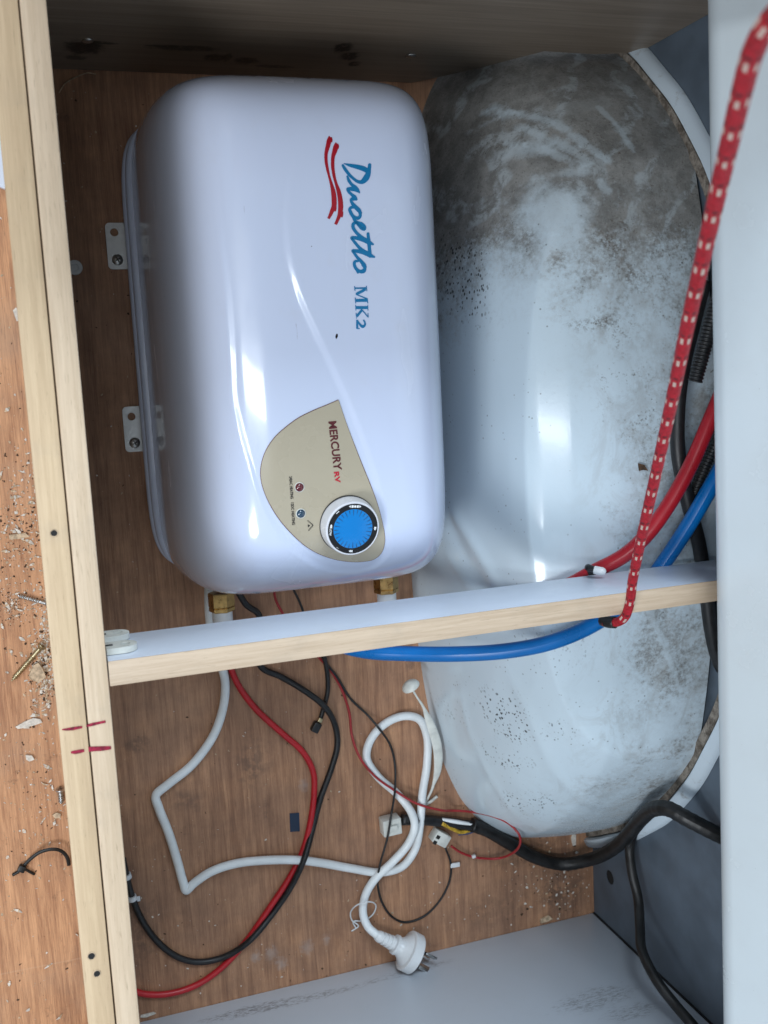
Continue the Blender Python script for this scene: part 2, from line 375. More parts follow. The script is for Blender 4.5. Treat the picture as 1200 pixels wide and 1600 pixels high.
# outer wall with its drilled hole
hc = at_x(953, 1371, XW)
wall = plate_hole('wall', [(-.42, .0005), (-(YS-.02), .0005), (-(YS-.02), .45), (-.42, .45)], (-hc.y, hc.z), .0072, (XW+.012, 0, 0), (0, -1, 0), (0, 0, 1), .012, M['grey'], seg=48)
tag(wall, kind='structure')
lathe('hole_shade_disc', (XW+.0022, hc.y, hc.z), (1, 0, 0), [(-.0018, .0071), (.0, .0070), (.0002, 0)], M['dark'], wall, 24)  # black disc just behind the mouth, painting the hole's shade

X_OUT = at(58, 800, ZT).x
# upper panel, cut over the wheel arch
AYC, AZC, AR, AA, AN = -.09, -.16, .428, .186, 3.5
def a_flat(z): return z if z < .19 else .19+(z-.19)*.38
knots = np.array([0, .26, .50, .68, .86, 1.05, 1.25, math.pi/2])
def a_prof(t):
    """arch cross-section: t 0 at the wall .. pi/2 at the inner face; softly facetted"""
    def q(s): s = min(max(s, 1e-6), math.pi/2-1e-6); return np.array([AA*math.sin(s)**(2/AN), AR*math.cos(s)**(2/AN)])
    i = min(np.searchsorted(knots, t, 'right')-1, len(knots)-2); f = (t-knots[i])/(knots[i+1]-knots[i])
    return q(t)*.72+((1-f)*q(knots[i])+f*q(knots[i+1]))*.28
def arch_r(d):     # radius of the shell at distance d from the wall
    return AR*max(0.0, 1-(min(d, AA)/AA)**AN)**(1/AN)
def arch_z(x, y):
    r = arch_r(max(0, XW-x)); q = r*r-(y-AYC)**2
    return a_flat(max(0.0, math.sqrt(q)+AZC)) if q > 0 else 0.0
cut = [at_y(640, 131, YP), at_y(660, 126, YP), at_y(750, 106, YP), at_y(850, 80, YP), at_y(930, 85, YP), at_y(985, 81, YP)]
poly = [(.024, 0.001), (cut[0].x, 0.001)]+[(p.x, max(.002, p.z)) for p in cut[1:]]
poly[-1] = (XW-.001, poly[-1][1]); poly += [(XW-.001, .45), (.024, .45)]
bm = bmesh.new(); fv = [bm.verts.new((x, YP, z)) for x, z in poly]; f0 = bm.faces.new(fv)
ex = bmesh.ops.extrude_face_region(bm, geom=[f0]); bmesh.ops.translate(bm, vec=(0, .015, 0), verts=[v for v in ex['geom'] if isinstance(v, bmesh.types.BMVert)])
bmesh.ops.recalc_face_normals(bm, faces=bm.faces)
pl = from_bm('panel', bm, M['ply'], None, False)
tag(pl, 'dark woodgrain panel with black smudges, scribed over the wheel arch', 'panel')
for x, y in ((137, 63), (642, 87)):
    p = at_y(x, y, YP); lathe('screw', (p.x, YP, p.z), (0, -1, 0), [(0, .0042), (.0008, .0040), (.0014, .0026), (.0010, 0)], M['chrome'], pl, 16)

# board added out of view to shade the panel end of the compartment
dk_ = box('shade_deck', (X_OUT, .182, .4505), (XW-.002, .80, .4645), M['deck'], None, .001)
tag(dk_, 'added plywood board out of view, shading the smudged woodgrain panel', 'deck')
# lower partition
pb = box('partition', (.012, YS-.015, .0005), (XW-.002, YS, .42), M['partition'], None, .0008)
tag(pb, 'white smudged partition board beside the mains plug', 'partition')
tag(box('corner_seam', (XW-.0019, YS-.004, .001), (XW-.0001, YS+.0008, .42), M['seam'], None, 0), 'thin black gap between grey wall and white partition', 'seam')

# two frame boards standing side by side, seen edge on
X0, X1, X2 = at(58, 800, ZT).x, at(105.5, 800, ZT).x, at(145.5, 800, ZT).x
ba = box('frame_board', (X0, -.80, .0005), (X1-.0006, .50, ZT), M['board_a'], None, .0008)
tag(ba, 'outer yellowish frame board seen edge on, next to the littered floor', 'board')
bb = box('frame_board', (X1+.0002, -.80, .0005), (X2, .50, ZT-.0006), M['board_b'], None, .0010)
tag(bb, 'inner paler frame board seen edge on, butting the cross rail', 'board')
def flat_ribbon(name, pts, z, mat, parent, jit=0.0, h=.0004):
    """thin inked stroke on a level face: pts (px, py, half width px)"""
    P = [at(x, y, z) for x, y, _ in pts]; V = []; F = []
    for i, (x, y, hw) in enumerate(pts):
        d = Vector((pts[min(i+1, len(pts)-1)][0]-pts[max(i-1, 0)][0], pts[min(i+1, len(pts)-1)][1]-pts[max(i-1, 0)][1])).normalized(); n = Vector((-d.y, d.x))
        a = hw*(1+random.uniform(-jit, jit)); b = hw*(1+random.uniform(-jit, jit))
        V += [at(x+n.x*a, y+n.y*a, z+h), at(x-n.x*b, y-n.y*b, z+h)]
    for i in range(len(pts)-1): F.append((2*i, 2*i+1, 2*i+3, 2*i+2))
    o = mesh(name, V, F, mat, parent, False)
    if o.data.polygons[0].normal.z < 0: o.data.flip_normals()
    return o
flat_ribbon('marker_line', [(97, 1140, .8), (104, 1139.5, 2), (114, 1138.5, 2.6), (122, 1137.2, 2.4), (128.5, 1136, 2)], ZT, M['marker'], ba, .2)
flat_ribbon('marker_line', [(134, 1134.6, 2), (145, 1132, 2.3), (156, 1129.3, 2.2), (165, 1127.5, 1.8)], ZT-.0006, M['marker'], bb, .2)
flat_ribbon('marker_line', [(111, 1175.5, 1.6), (117, 1175, 2.8), (125, 1173.6, 2.8), (131.5, 1172.5, 2.6)], ZT, M['marker'], ba, .2)
flat_ribbon('marker_line', [(136, 1171.6, 4), (148, 1170.4, 3.8), (160, 1169.4, 3.6), (173.5, 1168, 2.6)], ZT-.0006, M['marker'], bb, .2)
for x, y, r in ((84.5, 833, .0017), (143, 1493.5, .0019), (151.5, 1521, .0018)):
    p = at(x, y, ZT); hole = lathe('screw_hole', (p.x, p.y, ZT), (0, 0, 1), [(.0002, r*1.35), (.0005, r*1.2), (.0003, r)], M['chip'], ba, 14)
    lathe('screw_hole_shade', (p.x, p.y, ZT), (0, 0, 1), [(.0002, r*1.1), (.00045, r*1.02)], M['dark'], hole, 14)  # dark disc on the board top, painted shade in place of depth

# cross rail: white board on edge with a woodgrain edge strip
BY0, BY1 = at(600, 1012.5, ZT).y, at(600, 976.5, ZT).y
BZ = at_y(600, 939, BY1).z; XR = .503
rail = thing('cross_rail', (.25, BY0, BZ), 'white cross rail with woodgrain edge spanning the compartment', 'rail')
box('board', (X2+.0008, BY0+.0002, BZ), (XR, BY1-.0002, ZT-.0009), M['melamine'], rail, .0006)
box('edge_strip', (X2+.0006, BY0, ZT-.0010), (XR+.001, BY1, ZT), M['beam_edge'], rail, .0004)
# white plastic corner plates on the rail
def lobed(name, zc, x1, parent):
    pts = [(-.016, -.0045), (.006, -.0045)]+[(.006+.006*math.cos(math.radians(a)), .006*math.sin(math.radians(a))) for a in range(-60, 61, 15)]+[(.006, .0045), (-.016, .0045)]
    return pts
for i, (xe, zp) in enumerate(((210, BZ+.0115), (216, BZ+.0415))):
    xr = at_y(xe, 1010, BY1+.003).x; RP = .0088; xw = xr-RP
    pts = [(xw-X2-.001, -RP)]+[(RP*math.cos(math.radians(a)), RP*math.sin(math.radians(a))) for a in range(270, 89, -15)]+[(xw-X2-.001, RP)]
    pts = [(xw-X2-.001, -RP)]+[(-RP*math.cos(math.radians(a)), RP*math.sin(math.radians(a))) for a in range(-90, 91, 15)]+[(xw-X2-.001, RP)]
    pc = plate_hole('joint_plate', pts, (-.002, 0), .0030, (xw, BY1+.0002, zp), (-1, 0, 0), (0, 0, 1), .0038, M['dull_white'])
    tag(pc, ('upper' if i == 0 else 'lower')+' white plastic joint plate at the left end of the cross rail', 'joint plate', 'joint plates on the cross rail')
    obox('plate_slot', (xw-.0085, BY1+.00405, zp), (1, 0, 0), (0, 0, 1), (.0060, .0034, .0002), M['seam'], pc, 0)

# ------------------------------------------------------------------ wheel arch
arch = thing('wheel_arch', (.42, AYC, 0), 'white moulded plastic wheel arch covered in dusty brown grime', 'wheel arch')
def arch_hit(x, y):
    d = rays([(x, y)])[0]; prev = None
    for t in np.linspace(.0, 1.0, 900):
        z = .30*(1-t); p = CAM+(z-HC)/d[2]*d
        if z <= arch_z(p[0], p[1]): return Vector(p)
    return Vector(p)
def arch_mat():
    k = Nd('arch_plastic'); o = k.tc.outputs['Object']; X, Y, Z = k.xyz()
    base = k.mix(k.rng(k.noise(k.co(), 12, 3), .3, .8, 0, .25), (.60, .705, .775), (.53, .635, .69))
    big = k.noise(o, 16, 6, .62, .5); fine = k.noise(o, 240, 5, .75); mid = k.noise(k.co(loc=(4, 4, 4)), 60, 5, .7, .4)
    # grime lies thick towards the forward end, thinner and speckled along the wall side
    wy = k.rng(Y, -.03, .17, 0, 1.25); wx = k.rng(X, .375, .455, 0, .40); wl = k.mth('MULTIPLY', k.rng(Y, -.18, -.40, 0, .12), k.rng(X, .40, .47))
    cover = k.mth('ADD', k.mth('MAXIMUM', wy, wx), wl)
    thr = k.mth('ADD', cover, k.mth('MULTIPLY', k.mth('SUBTRACT', big, .5), 1.5))
    thr = k.mth('ADD', thr, k.mth('MULTIPLY', k.mth('SUBTRACT', fine, .5), 1.3))
    dirt = k.rng(thr, .25, .95, 0, .90)
    sw = k.wave(k.co((1, 1.4, 1), rot=(0, 0, .55)), 7, 10, 3, 1.3)
    wipe = k.mth('MULTIPLY', k.rng(sw, .80, .97), k.rng(mid, .40, .6)); dirt = k.mth('MULTIPLY', dirt, k.mth('SUBTRACT', 1, k.mth('MULTIPLY', wipe, .32)))
    for x, y, rx, ry, st in ((870, 340, .030, .034, .8), (835, 235, .022, .008, .5), (900, 270, .020, .006, .4), (930, 700, .014, .05, .7), (1030, 1140, .028, .020, .9), (800, 470, .03, .05, .8), (1005, 560, .02, .02, .6), (960, 590, .012, .03, .6)):
        dirt = k.mth('MULTIPLY', dirt, k.mth('SUBTRACT', 1, k.mth('MULTIPLY', k.blob(arch_hit(x, y), (rx, ry, .2), .45, 55, .2), st)))
    for pts, hw, st in (([(760, 178), (820, 182), (865, 192), (920, 232), (948, 250)], .0055, .75), ([(810, 202), (880, 228), (920, 256)], .0060, .6), ([(792, 228), (850, 236), (890, 252), (950, 298)], .0050, .6), ([(936, 168), (965, 195), (990, 235)], .0035, .55),
                        ([(700, 162), (770, 166)], .0022, .5), ([(735, 212), (780, 190)], .0045, .5), ([(772, 172), (800, 185)], .0080, .55), ([(1010, 940), (1035, 1000), (1062, 1078)], .0035, .6), ([(1010, 1150), (1050, 1110), (1062, 1100)], .007, .7), ([(1000, 1175), (1050, 1150)], .006, .7), ([(990, 1185), (1040, 1180)], .004, .5), ([(950, 1230), (1010, 1238)], .0015, .6)):
        dirt = k.mth('MULTIPLY', dirt, k.mth('SUBTRACT', 1, k.mth('MULTIPLY', k.stroke([arch_hit(*q) for q in pts], hw, .55, 110), st*.68)))
    c = k.mix(dirt, base, k.mix(k.rng(mid, .35, .7), (.125, .112, .095), (.245, .23, .208)))
    grit = k.noise(o, 520, 4, .85); c = k.mix(k.mth('MULTIPLY', k.rng(grit, .56, .66), k.mth('MULTIPLY', dirt, .75)), c, (.055, .045, .036)); c = k.mix(k.mth('MULTIPLY', k.rng(grit, .42, .34), k.mth('MULTIPLY', dirt, .45)), c, (.46, .45, .42))
    # coarse brown crumbs of soil in the speckled zone
    crumbs = k.mth('MULTIPLY', k.rng(k.noise(o, 300, 4, .8), .54, .64), k.mth('MULTIPLY', k.rng(k.noise(k.co(loc=(1, 3, 0)), 34, 4, .7, .6), .50, .62), k.rng(X, .385, .43)))
    c = k.mix(k.mth('MULTIPLY', k.mth('MULTIPLY', crumbs, k.rng(Y, -.16, -.02)), .75), c, (.085, .060, .038))
    for x, y, rx, ry in ((955, 385, .016, .018), (990, 430, .020, .014), (930, 505, .024, .007)):
        c = k.mix(k.mth('MULTIPLY', k.mth('MULTIPLY', k.blob(arch_hit(x, y), (rx, ry, .2), .6, 70, .1), k.rng(k.noise(o, 330, 4, .8), .47, .58)), .75), c, (.085, .058, .034))
    film = k.mth('MULTIPLY', k.rng(k.noise(k.co((1, .7, 1), rot=(0, 0, .6)), 30, 6, .72, 1.2), .46, .66, 0, .38), k.rng(X, .36, .42)); c = k.mix(film, c, (.37, .39, .39))
    # black fly-spot scuffs
    dots = k.mth('MULTIPLY', k.rng(k.voro(k.co((430, 260, 300)), 1.0), .26, .40, 1, 0), k.rng(k.noise(o, 130, 2), .46, .56))
    for x, y, rx, ry, st in ((775, 1100, .011, .026, .9), (800, 1130, .012, .024, .9), (790, 1180, .016, .014, .85), (825, 1255, .022, .022, .7), (868, 1140, .012, .012, .7), (715, 420, .016, .04, .9), (725, 470, .010, .03, .8), (880, 1010, .03, .02, .35), (700, 1100, .008, .02, .3)):
        c = k.mix(k.mth('MULTIPLY', k.mth('MULTIPLY', k.blob(arch_hit(x, y), (rx, ry, .06), .3, 110), dots), st), c, (.02, .02, .02))
    spk = k.mth('MULTIPLY', k.rng(k.voro(k.co((1, 1, 1)), 190), .10, .17, 1, 0), k.rng(k.noise(k.co(loc=(9, 9, 0)), 50, 3), .5, .62)); c = k.mix(k.mth('MULTIPLY', spk, .5), c, (.05, .045, .04))
    k.set('Base Color', c); k.set('Roughness', k.rng(dirt, 0, .7, .20, .80)); k.set('Coat Weight', k.rng(dirt, 0, .5, .25, 0)); k.set('Coat Roughness', .1)
    k.bump(k.mth('ADD', k.mth('MULTIPLY', k.noise(o, 300, 2, .7), .14), k.mth('MULTIPLY', k.noise(o, 9, 1), .9)), .30, .0016)
    return k.m
M['arch'] = arch_mat()
nt, nph = 130, 280
T = [math.pi/2*i/nt for i in range(nt+1)]; V, F = [], []
for i in range(nt+1):
    d, r = a_prof(T[i])
    if i == nt: d, r = AA, 0.002
    for j in range(nph+1):
        ph = math.pi*j/nph
        y = AYC-r*math.cos(ph); z = a_flat(AZC+r*math.sin(ph))
        V.append((XW-.004-d, y, z))
for i in range(nt):
    for j in range(nph):
        a = i*(nph+1)+j; F.append((a, a+1, a+nph+2, a+nph+1))
sh = mesh('shell', V, F, M['arch'], arch)
# moulding ridges and folds in the vacuum-formed skin
co_ = np.empty(len(sh.data.vertices)*3); sh.data.vertices.foreach_get('co', co_); co_ = co_.reshape(-1, 3)
nr_ = np.array([v.normal for v in sh.data.vertices]); nr_ *= np.sign((nr_*np.array([-1, 0, 1])).sum(1))[:, None]
def ridge(px, amp, wid):
    P = [np.array(p) for p in catmull([arch_hit(*q) for q in px], 6)]; d = np.full(len(co_), 1e9); tt = np.zeros(len(co_)); n = len(P)-1
    for i_, (a, b) in enumerate(zip(P, P[1:])):
        e = b-a; t = np.clip(((co_-a)@e)/(e@e), 0, 1); q = ((co_-a-t[:, None]*e)**2).sum(1); m_ = q < d; d[m_] = q[m_]; tt[m_] = (i_+t[m_])/n
    return amp*np.exp(-d/wid**2)*np.clip(np.minimum(tt, 1-tt)*6, 0, 1)
dsp = ridge([(725, 1060), (732, 1120), (758, 1186), (787, 1239), (820, 1285)], .0012, .006)+ridge([(790, 1022), (832, 1120), (869, 1202), (910, 1247), (942, 1267)], .0013, .007)
dsp += ridge([(706, 786), (732, 826), (758, 870), (792, 925)], .0026, .007)-ridge([(700, 800), (718, 840), (745, 890), (775, 935)], .0022, .008)+ridge([(700, 860), (722, 890), (750, 930)], .0014, .006)+ridge([(985, 800), (1010, 940), (1040, 1010), (1065, 1085)], .0006, .004)
co_ = co_+nr_*dsp[:, None]; sh.data.vertices.foreach_set('co', co_.ravel()); sh.data.update()
def ring_sweep(name, prof, mat, parent, a0=12, a1=168, n=120):
    """sweep (x offset from the wall, radius) round the arch centre"""
    V, F = [], []; m_ = len(prof)
    for j in range(n+1):
        ph = math.radians(a0+(a1-a0)*j/n)
        wob = .0006*math.sin(j*.31)+.0004*math.sin(j*.83+1)
        for dx, r in prof: V.append((XW-dx, AYC-(r+wob)*math.cos(ph), AZC+(r+wob)*math.sin(ph)))
    for j in range(n):
        for i in range(m_): F.append((j*m_+i, j*m_+(i+1) % m_, (j+1)*m_+(i+1) % m_, (j+1)*m_+i))
    return sharp(mesh(name, V, F, mat, parent), 50)
k = Nd('flange_plastic'); nn = k.noise(k.co(), 45, 6, .7)
k.set('Base Color', k.mix(k.rng(nn, .55, .72, 0, .7), (.60, .69, .76), (.24, .21, .18))); k.set('Roughness', .5); k.bump(nn, .3, .001); M['flange'] = k.m
ring_sweep('flange', [(.0005, AR+.006), (.008, AR+.007), (.010, AR+.009), (.007, AR+.015), (.004, AR+.0175), (.0005, AR+.018)], M['flange'], arch)
k = Nd('sealant_grime'); nn = k.noise(k.co(), 130, 5, .7); k.set('Base Color', k.mix(k.rng(nn, .35, .65), (.10, .08, .062), (.32, .28, .235))); k.set('Roughness', .9); k.bump(nn, .8, .002); M['grime'] = k.m
ring_sweep('sealant_bead', [(.0008, AR-.004), (.0075, AR-.003), (.0075, AR+.0055), (.0008, AR+.0055)], M['grime'], arch)

# ------------------------------------------------------------------ water heater
HXC, HYC, HA, HB, HD, HZ0 = .1925, .0232, .1055, .1945, .219, .013
NU, NV, KK, MM = 5.6, 9.0, 1.1, 2.45
def h_base(x, y):
    su = (np.abs((x-HXC)/HA))**(NU*KK); sv = (np.abs((y-HYC)/HB))**(NV*KK)
    c = np.clip((su+sv)**(1/KK), 0, 1)
    return HZ0+HD*(1-c)**(1/MM)*(1-.010*((y-HYC)/HB)**2)
EMB = None
def h_relief(x, y):
    if EMB is None: return 0.0*x
    P = np.stack([x, y], -1).reshape(-1, 2); A = EMB; B = np.roll(EMB, -1, 0)
    d = np.full(len(P), 1e9); ins = np.zeros(len(P), bool)
    for a, b in zip(A, B):
        e = b-a; t = np.clip(((P-a)@e)/(e@e), 0, 1); q = P-a-t[:, None]*e; d = np.minimum(d, (q**2).sum(1))
        cr = ((a[1] > P[:, 1]) != (b[1] > P[:, 1])); xs = a[0]+(P[:, 1]-a[1])*(b[0]-a[0])/(b[1]-a[1]+1e-12); ins ^= cr & (P[:, 0] < xs)
    d = np.sqrt(d)*np.where(ins, 1, -1)
    s = np.clip((d+.0028)/.0056, 0, 1); s = s*s*(3-2*s)
    fade = np.clip((.155-P[:, 1])/.12, 0, 1); fade = fade*fade*(3-2*fade)
    return (-.0014*s*fade).reshape(np.shape(x))
def h_z(x, y): return h_base(x, y)+h_relief(x, y)
def h_hit(px, lift=0.0):
    """photo pixels -> points on the heater casing, lifted along its normal"""
    d = rays(px); lo = np.full(len(d), .26); hi = np.full(len(d), .02)
    zs = np.linspace(.26, .02, 120); found = np.zeros(len(d), bool)
    for a, b in zip(zs, zs[1:]):
        p = CAM+((b-HC)/d[:, 2])[:, None]*d; f = (h_base(p[:, 0], p[:, 1]) >= b) & ~found
        lo[f] = a; hi[f] = b-.006; found |= f
    for _ in range(26):
        m_ = (lo+hi)/2; p = CAM+((m_-HC)/d[:, 2])[:, None]*d; f = h_z(p[:, 0], p[:, 1]) >= m_; hi = np.where(f, m_, hi); lo = np.where(f, lo, m_)
    p = CAM+((hi-HC)/d[:, 2])[:, None]*d; e = 4e-4
    gx = (h_base(p[:, 0]+e, p[:, 1])-h_base(p[:, 0]-e, p[:, 1]))/(2*e); gy = (h_base(p[:, 0], p[:, 1]+e)-h_base(p[:, 0], p[:, 1]-e))/(2*e)
    n = np.stack([-gx, -gy, np.ones(len(p))], 1); n /= np.linalg.norm(n, axis=1)[:, None]
    return p+n*lift, n
emb_px = [(478, 190), (462, 235), (451, 290), (446.5, 340), (450, 390), (459, 432), (472, 472), (490, 512), (508, 550), (525, 587), (541, 622), (560, 668), (577, 715), (592, 765), (603, 812), (608, 845), (604, 868), (588, 884), (560, 893), (530, 893), (500, 886), (468, 866), (440, 836), (418, 800), (402, 760), (388, 712), (376, 668), (367, 625), (364, 570), (361, 510), (356, 450), (349, 390), (342, 330), (338, 280), (345, 230), (380, 190), (430, 180)]
EMB = np.array([p[:2] for p in catmull([Vector((*q, 0)) for q in emb_px], 4)][:-1]); EMB = h_hit(EMB)[0][:, :2] if False else EMB
_E = EMB; EMB = None; _E3, _ = h_hit(_E); EMB = _E3[:, :2]
heater = thing('water_heater', (HXC, HYC, 0), 'white enamelled water heater with blue dial lying on the wooden floor', 'water heater')
ng = 400
def outline(th):
    c, s = np.cos(th), np.sin(th); u = HA*np.sign(c)*(np.abs(c)**(2/KK))**(1/NU); v = HB*np.sign(s)*(np.abs(s)**(2/KK))**(1/NV); return u, v
# square grid stretched to the rounded outline: dense near the rim
gs = np.linspace(-1, 1, ng+1); P_, Q_ = np.meshgrid(gs, gs)
rr = np.maximum(np.abs(P_), np.abs(Q_)); rr_s = np.where(rr < 1e-9, 1, rr)
bp, bq = P_/rr_s, Q_/rr_s
su_ = np.abs(bp*1.0); sv_ = np.abs(bq)
sc = 1/(((su_)**(NU*KK)+(sv_)**(NV*KK))**(1.0/8)) # first guess, refined below
for _ in range(40):
    val = (np.abs(bp*sc)**(NU*KK)+np.abs(bq*sc)**(NV*KK)); sc = sc*val**(-1/12.)
rad_ = np.sin(np.pi/2*rr)**.92
rad_ = 1-(1-rr)**1.7
gx = HXC+HA*bp*sc*rad_; gy = HYC+HB*bq*sc*rad_
gz = h_z(gx, gy); rim = rr > 1-1e-9; gz[rim] = HZ0
V = np.stack([gx.ravel(), gy.ravel(), gz.ravel()], 1); n1 = ng+1
F = [(j*n1+i, j*n1+i+1, (j+1)*n1+i+1, (j+1)*n1+i) for j in range(ng) for i in range(ng)]
mesh('casing', V, F, M['enamel'], heater)
# back plate: rolled lip that stands out past the casing
def slab(name, grow, z0, z1, mat, parent, bev=.003, gy=None):
    th = np.linspace(0, 2*np.pi, 160, endpoint=False); u, v = outline(th); V, F = [], []
    prof = [(z0, -bev), (z0, -.0), (z0+bev, 0), (z1-bev, 0), (z1-bev*.3, -bev*.3), (z1, -bev), (z1, -.02)]
    prof = [(z0, -.02), (z0, -bev), (z0+bev*.3, -bev*.3), (z0+bev, 0), (z1-bev, 0), (z1-bev*.3, -bev*.3), (z1, -bev), (z1, -.03)]
    for z, off in prof:
        fu = (HA+grow+off)/HA; fv = (HB+(grow if gy is None else gy)+off)/HB
        V += [(HXC+a*fu, HYC+b*fv, z) for a, b in zip(u, v)]
    n = len(th)
    for i in range(len(prof)-1):
        for k in range(n): F.append((i*n+k, i*n+(k+1) % n, (i+1)*n+(k+1) % n, (i+1)*n+k))
    return mesh(name, V, F, mat, parent)
slab('back_plate', .0050, .004, .026, M['enamel'], heater, .003, -.005)
slab('rear_rim', .0075, .008, .018, M['enamel'], heater, .003, -.006)
# mounting brackets
for y0, y1, x0 in ((348, 421, 163.5), (636, 707, 190.5)):
    a = at(x0, y0, .003); b = at(x0+5, y1, .003); cxm = (a.x+.100)/2; cy = (a.y+b.y)/2; wd = .100-a.x; ht = abs(a.y-b.y)
    hx = at(x0+15, y0+15, .003); sxp = at(x0+20, y1-15, .003)
    br = plate_hole('bracket', [(p[0], p[1]) for p in round_rect(wd, ht, .0035)], (hx.x-cxm, hx.y-cy), .0033, (cxm, cy, .0008), (1, 0, 0), (0, 1, 0), .0022, M['zinc'], heater, 200)
    sc_ = lathe('screw', (sxp.x, sxp.y, .003), (0, 0, 1), [(0, .0046), (.0006, .0045), (.0016, .0036), (.0022, .0020), (.0024, 0)], M['chrome'], br, 20)
    for aa in (.5, .5+math.pi/2):
        obox('screw_slot', (sxp.x, sxp.y, .0054), (math.cos(aa), math.sin(aa), 0), (-math.sin(aa), math.cos(aa), 0), (.0042, .0010, .0003), M['dark'], sc_, 0) if False else None
    bmx = bmesh.new()
    for aa in (.5, .5+math.pi/2):
        ca, sa = math.cos(aa), math.sin(aa)
        q = [bmx.verts.new((sxp.x+ca*l-sa*w2, sxp.y+sa*l+ca*w2, .00548+(.00002 if aa > 1 else 0))) for l, w2 in ((-.0023, -.0005), (.0023, -.0005), (.0023, .0005), (-.0023, .0005))]; bmx.faces.new(q)
    so = from_bm('screw_slot', bmx, M['dark'], br, False)

# print and trim on the casing ------------------------------------
def stroke2d(pts, n=5):
    """variable-width brush stroke, returns (left, right) pixel edges"""
    P = catmull([Vector(p) for p in pts], n); L, R = [], []
    for i, p in enumerate(P):
        a = P[max(i-1, 0)]; b = P[min(i+1, len(P)-1)]; d = Vector((b.x-a.x, b.y-a.y)); d = d.normalized() if d.length > 1e-9 else Vector((1, 0)); nn = Vector((-d.y, d.x))
        L.append((p.x+nn.x*p.z, p.y+nn.y*p.z)); R.append((p.x-nn.x*p.z, p.y-nn.y*p.z))
    return L, R
def print_strokes(name, strokes, mat, parent, lift=.0003, org=(0, 0), sc=1.0, n=5, caps=True):
    px, F = [], []; lv = []
    for si, s in enumerate(strokes):
        s = [(org[0]+x/sc, org[1]+y/sc, hw/sc) for x, y, hw in s]
        L, R = stroke2d(s, n); b = len(px); lf = lift+.00002*(si % 7)
        for l, r in zip(L, R):
            px += [l, ((l[0]+r[0])/2, (l[1]+r[1])/2), r]; lv += [lf]*3
        for i in range(len(L)-1):
            q = b+3*i; F += [(q, q+1, q+4, q+3), (q+1, q+2, q+5, q+4)]
        if caps:
            for e, pr in ((0, 1), (len(s)-1, len(s)-2)):
                x, y, hw = s[e]; c = len(px); px.append((x, y)); lv.append(lf+.00001)
                for k in range(12): px.append((x+hw*math.cos(k*math.pi/6), y+hw*math.sin(k*math.pi/6))); lv.append(lf+.00001)
                for k in range(12): F.append((c, c+1+k, c+1+(k+1) % 12))
    p, nrm = h_hit(px); p = p+nrm*np.array(lv)[:, None]
    o = mesh(name, p, F, mat, parent)
    me = o.data; bm = bmesh.new(); bm.from_mesh(me)
    for f in bm.faces:
        f.normal_update()
        if f.normal.z < 0: f.normal_flip()
    bm.to_mesh(me); bm.free(); return o
A_ = (500, 240); SC = 12.0
def c2(l): return [(x+240, y+1080, w_) for x, y, w_ in l]
script = [
    [(448, 190, 8), (560, 222, 30), (700, 252, 42), (820, 288, 48), (880, 325, 44)],
    [(928, 212, 30), (918, 300, 36), (892, 400, 52), (848, 478, 56), (785, 532, 42), (710, 528, 30), (620, 468, 27), (540, 390, 28), (472, 300, 30), (425, 225, 24)],
    [(510, 430, 18), (540, 510, 30), (585, 575, 28), (650, 635, 40), (705, 695, 36), (738, 735, 12)],
    [(735, 730, 12), (650, 680, 34), (570, 662, 36), (512, 665, 24), (535, 715, 28), (592, 772, 28), (650, 822, 36), (682, 862, 20)],
    [(680, 865, 20), (620, 850, 36), (575, 862, 22), (597, 925, 30), (655, 995, 38), (722, 1062, 40), (768, 1115, 20)],
    [(640, 1010, 22), (585, 1012, 28), (552, 1045, 28), (572, 1105, 32), (606, 1165, 32), (660, 1205, 32), (720, 1208, 34), (752, 1160, 28), (735, 1085, 30)],
    c2([(372, 100, 26), (405, 170, 26), (450, 215, 34), (530, 250, 42), (580, 300, 42), (585, 335, 34), (545, 330, 30), (490, 275, 26), (440, 225, 26), (385, 235, 30), (376, 300, 32), (420, 380, 30), (490, 455, 32), (560, 508, 34), (640, 555, 36)]),
    c2([(750, 622, 20), (680, 588, 40), (560, 535, 40), (430, 502, 34), (348, 498, 26), (378, 545, 26), (432, 612, 28), (500, 690, 30), (580, 752, 34), (660, 795, 36)]),
    c2([(658, 425, 28), (665, 500, 30), (676, 600, 36), (684, 700, 32), (690, 790, 34), (695, 848, 28)]),
    c2([(772, 860, 20), (690, 825, 40), (560, 772, 38), (440, 748, 34), (368, 742, 26), (402, 792, 26), (452, 862, 28), (520, 932, 32), (580, 1002, 36), (615, 1045, 20)]),
    c2([(470, 935, 22), (415, 945, 28), (400, 985, 28), (412, 1040, 30), (446, 1092, 30), (505, 1130, 32), (570, 1125, 40), (598, 1070, 30), (560, 1005, 28)]),
    c2([(445, 1105, 24), (468, 1155, 20)])]
print_strokes('script_lettering', script, M['ink_blue'], heater, .0003, A_, SC)
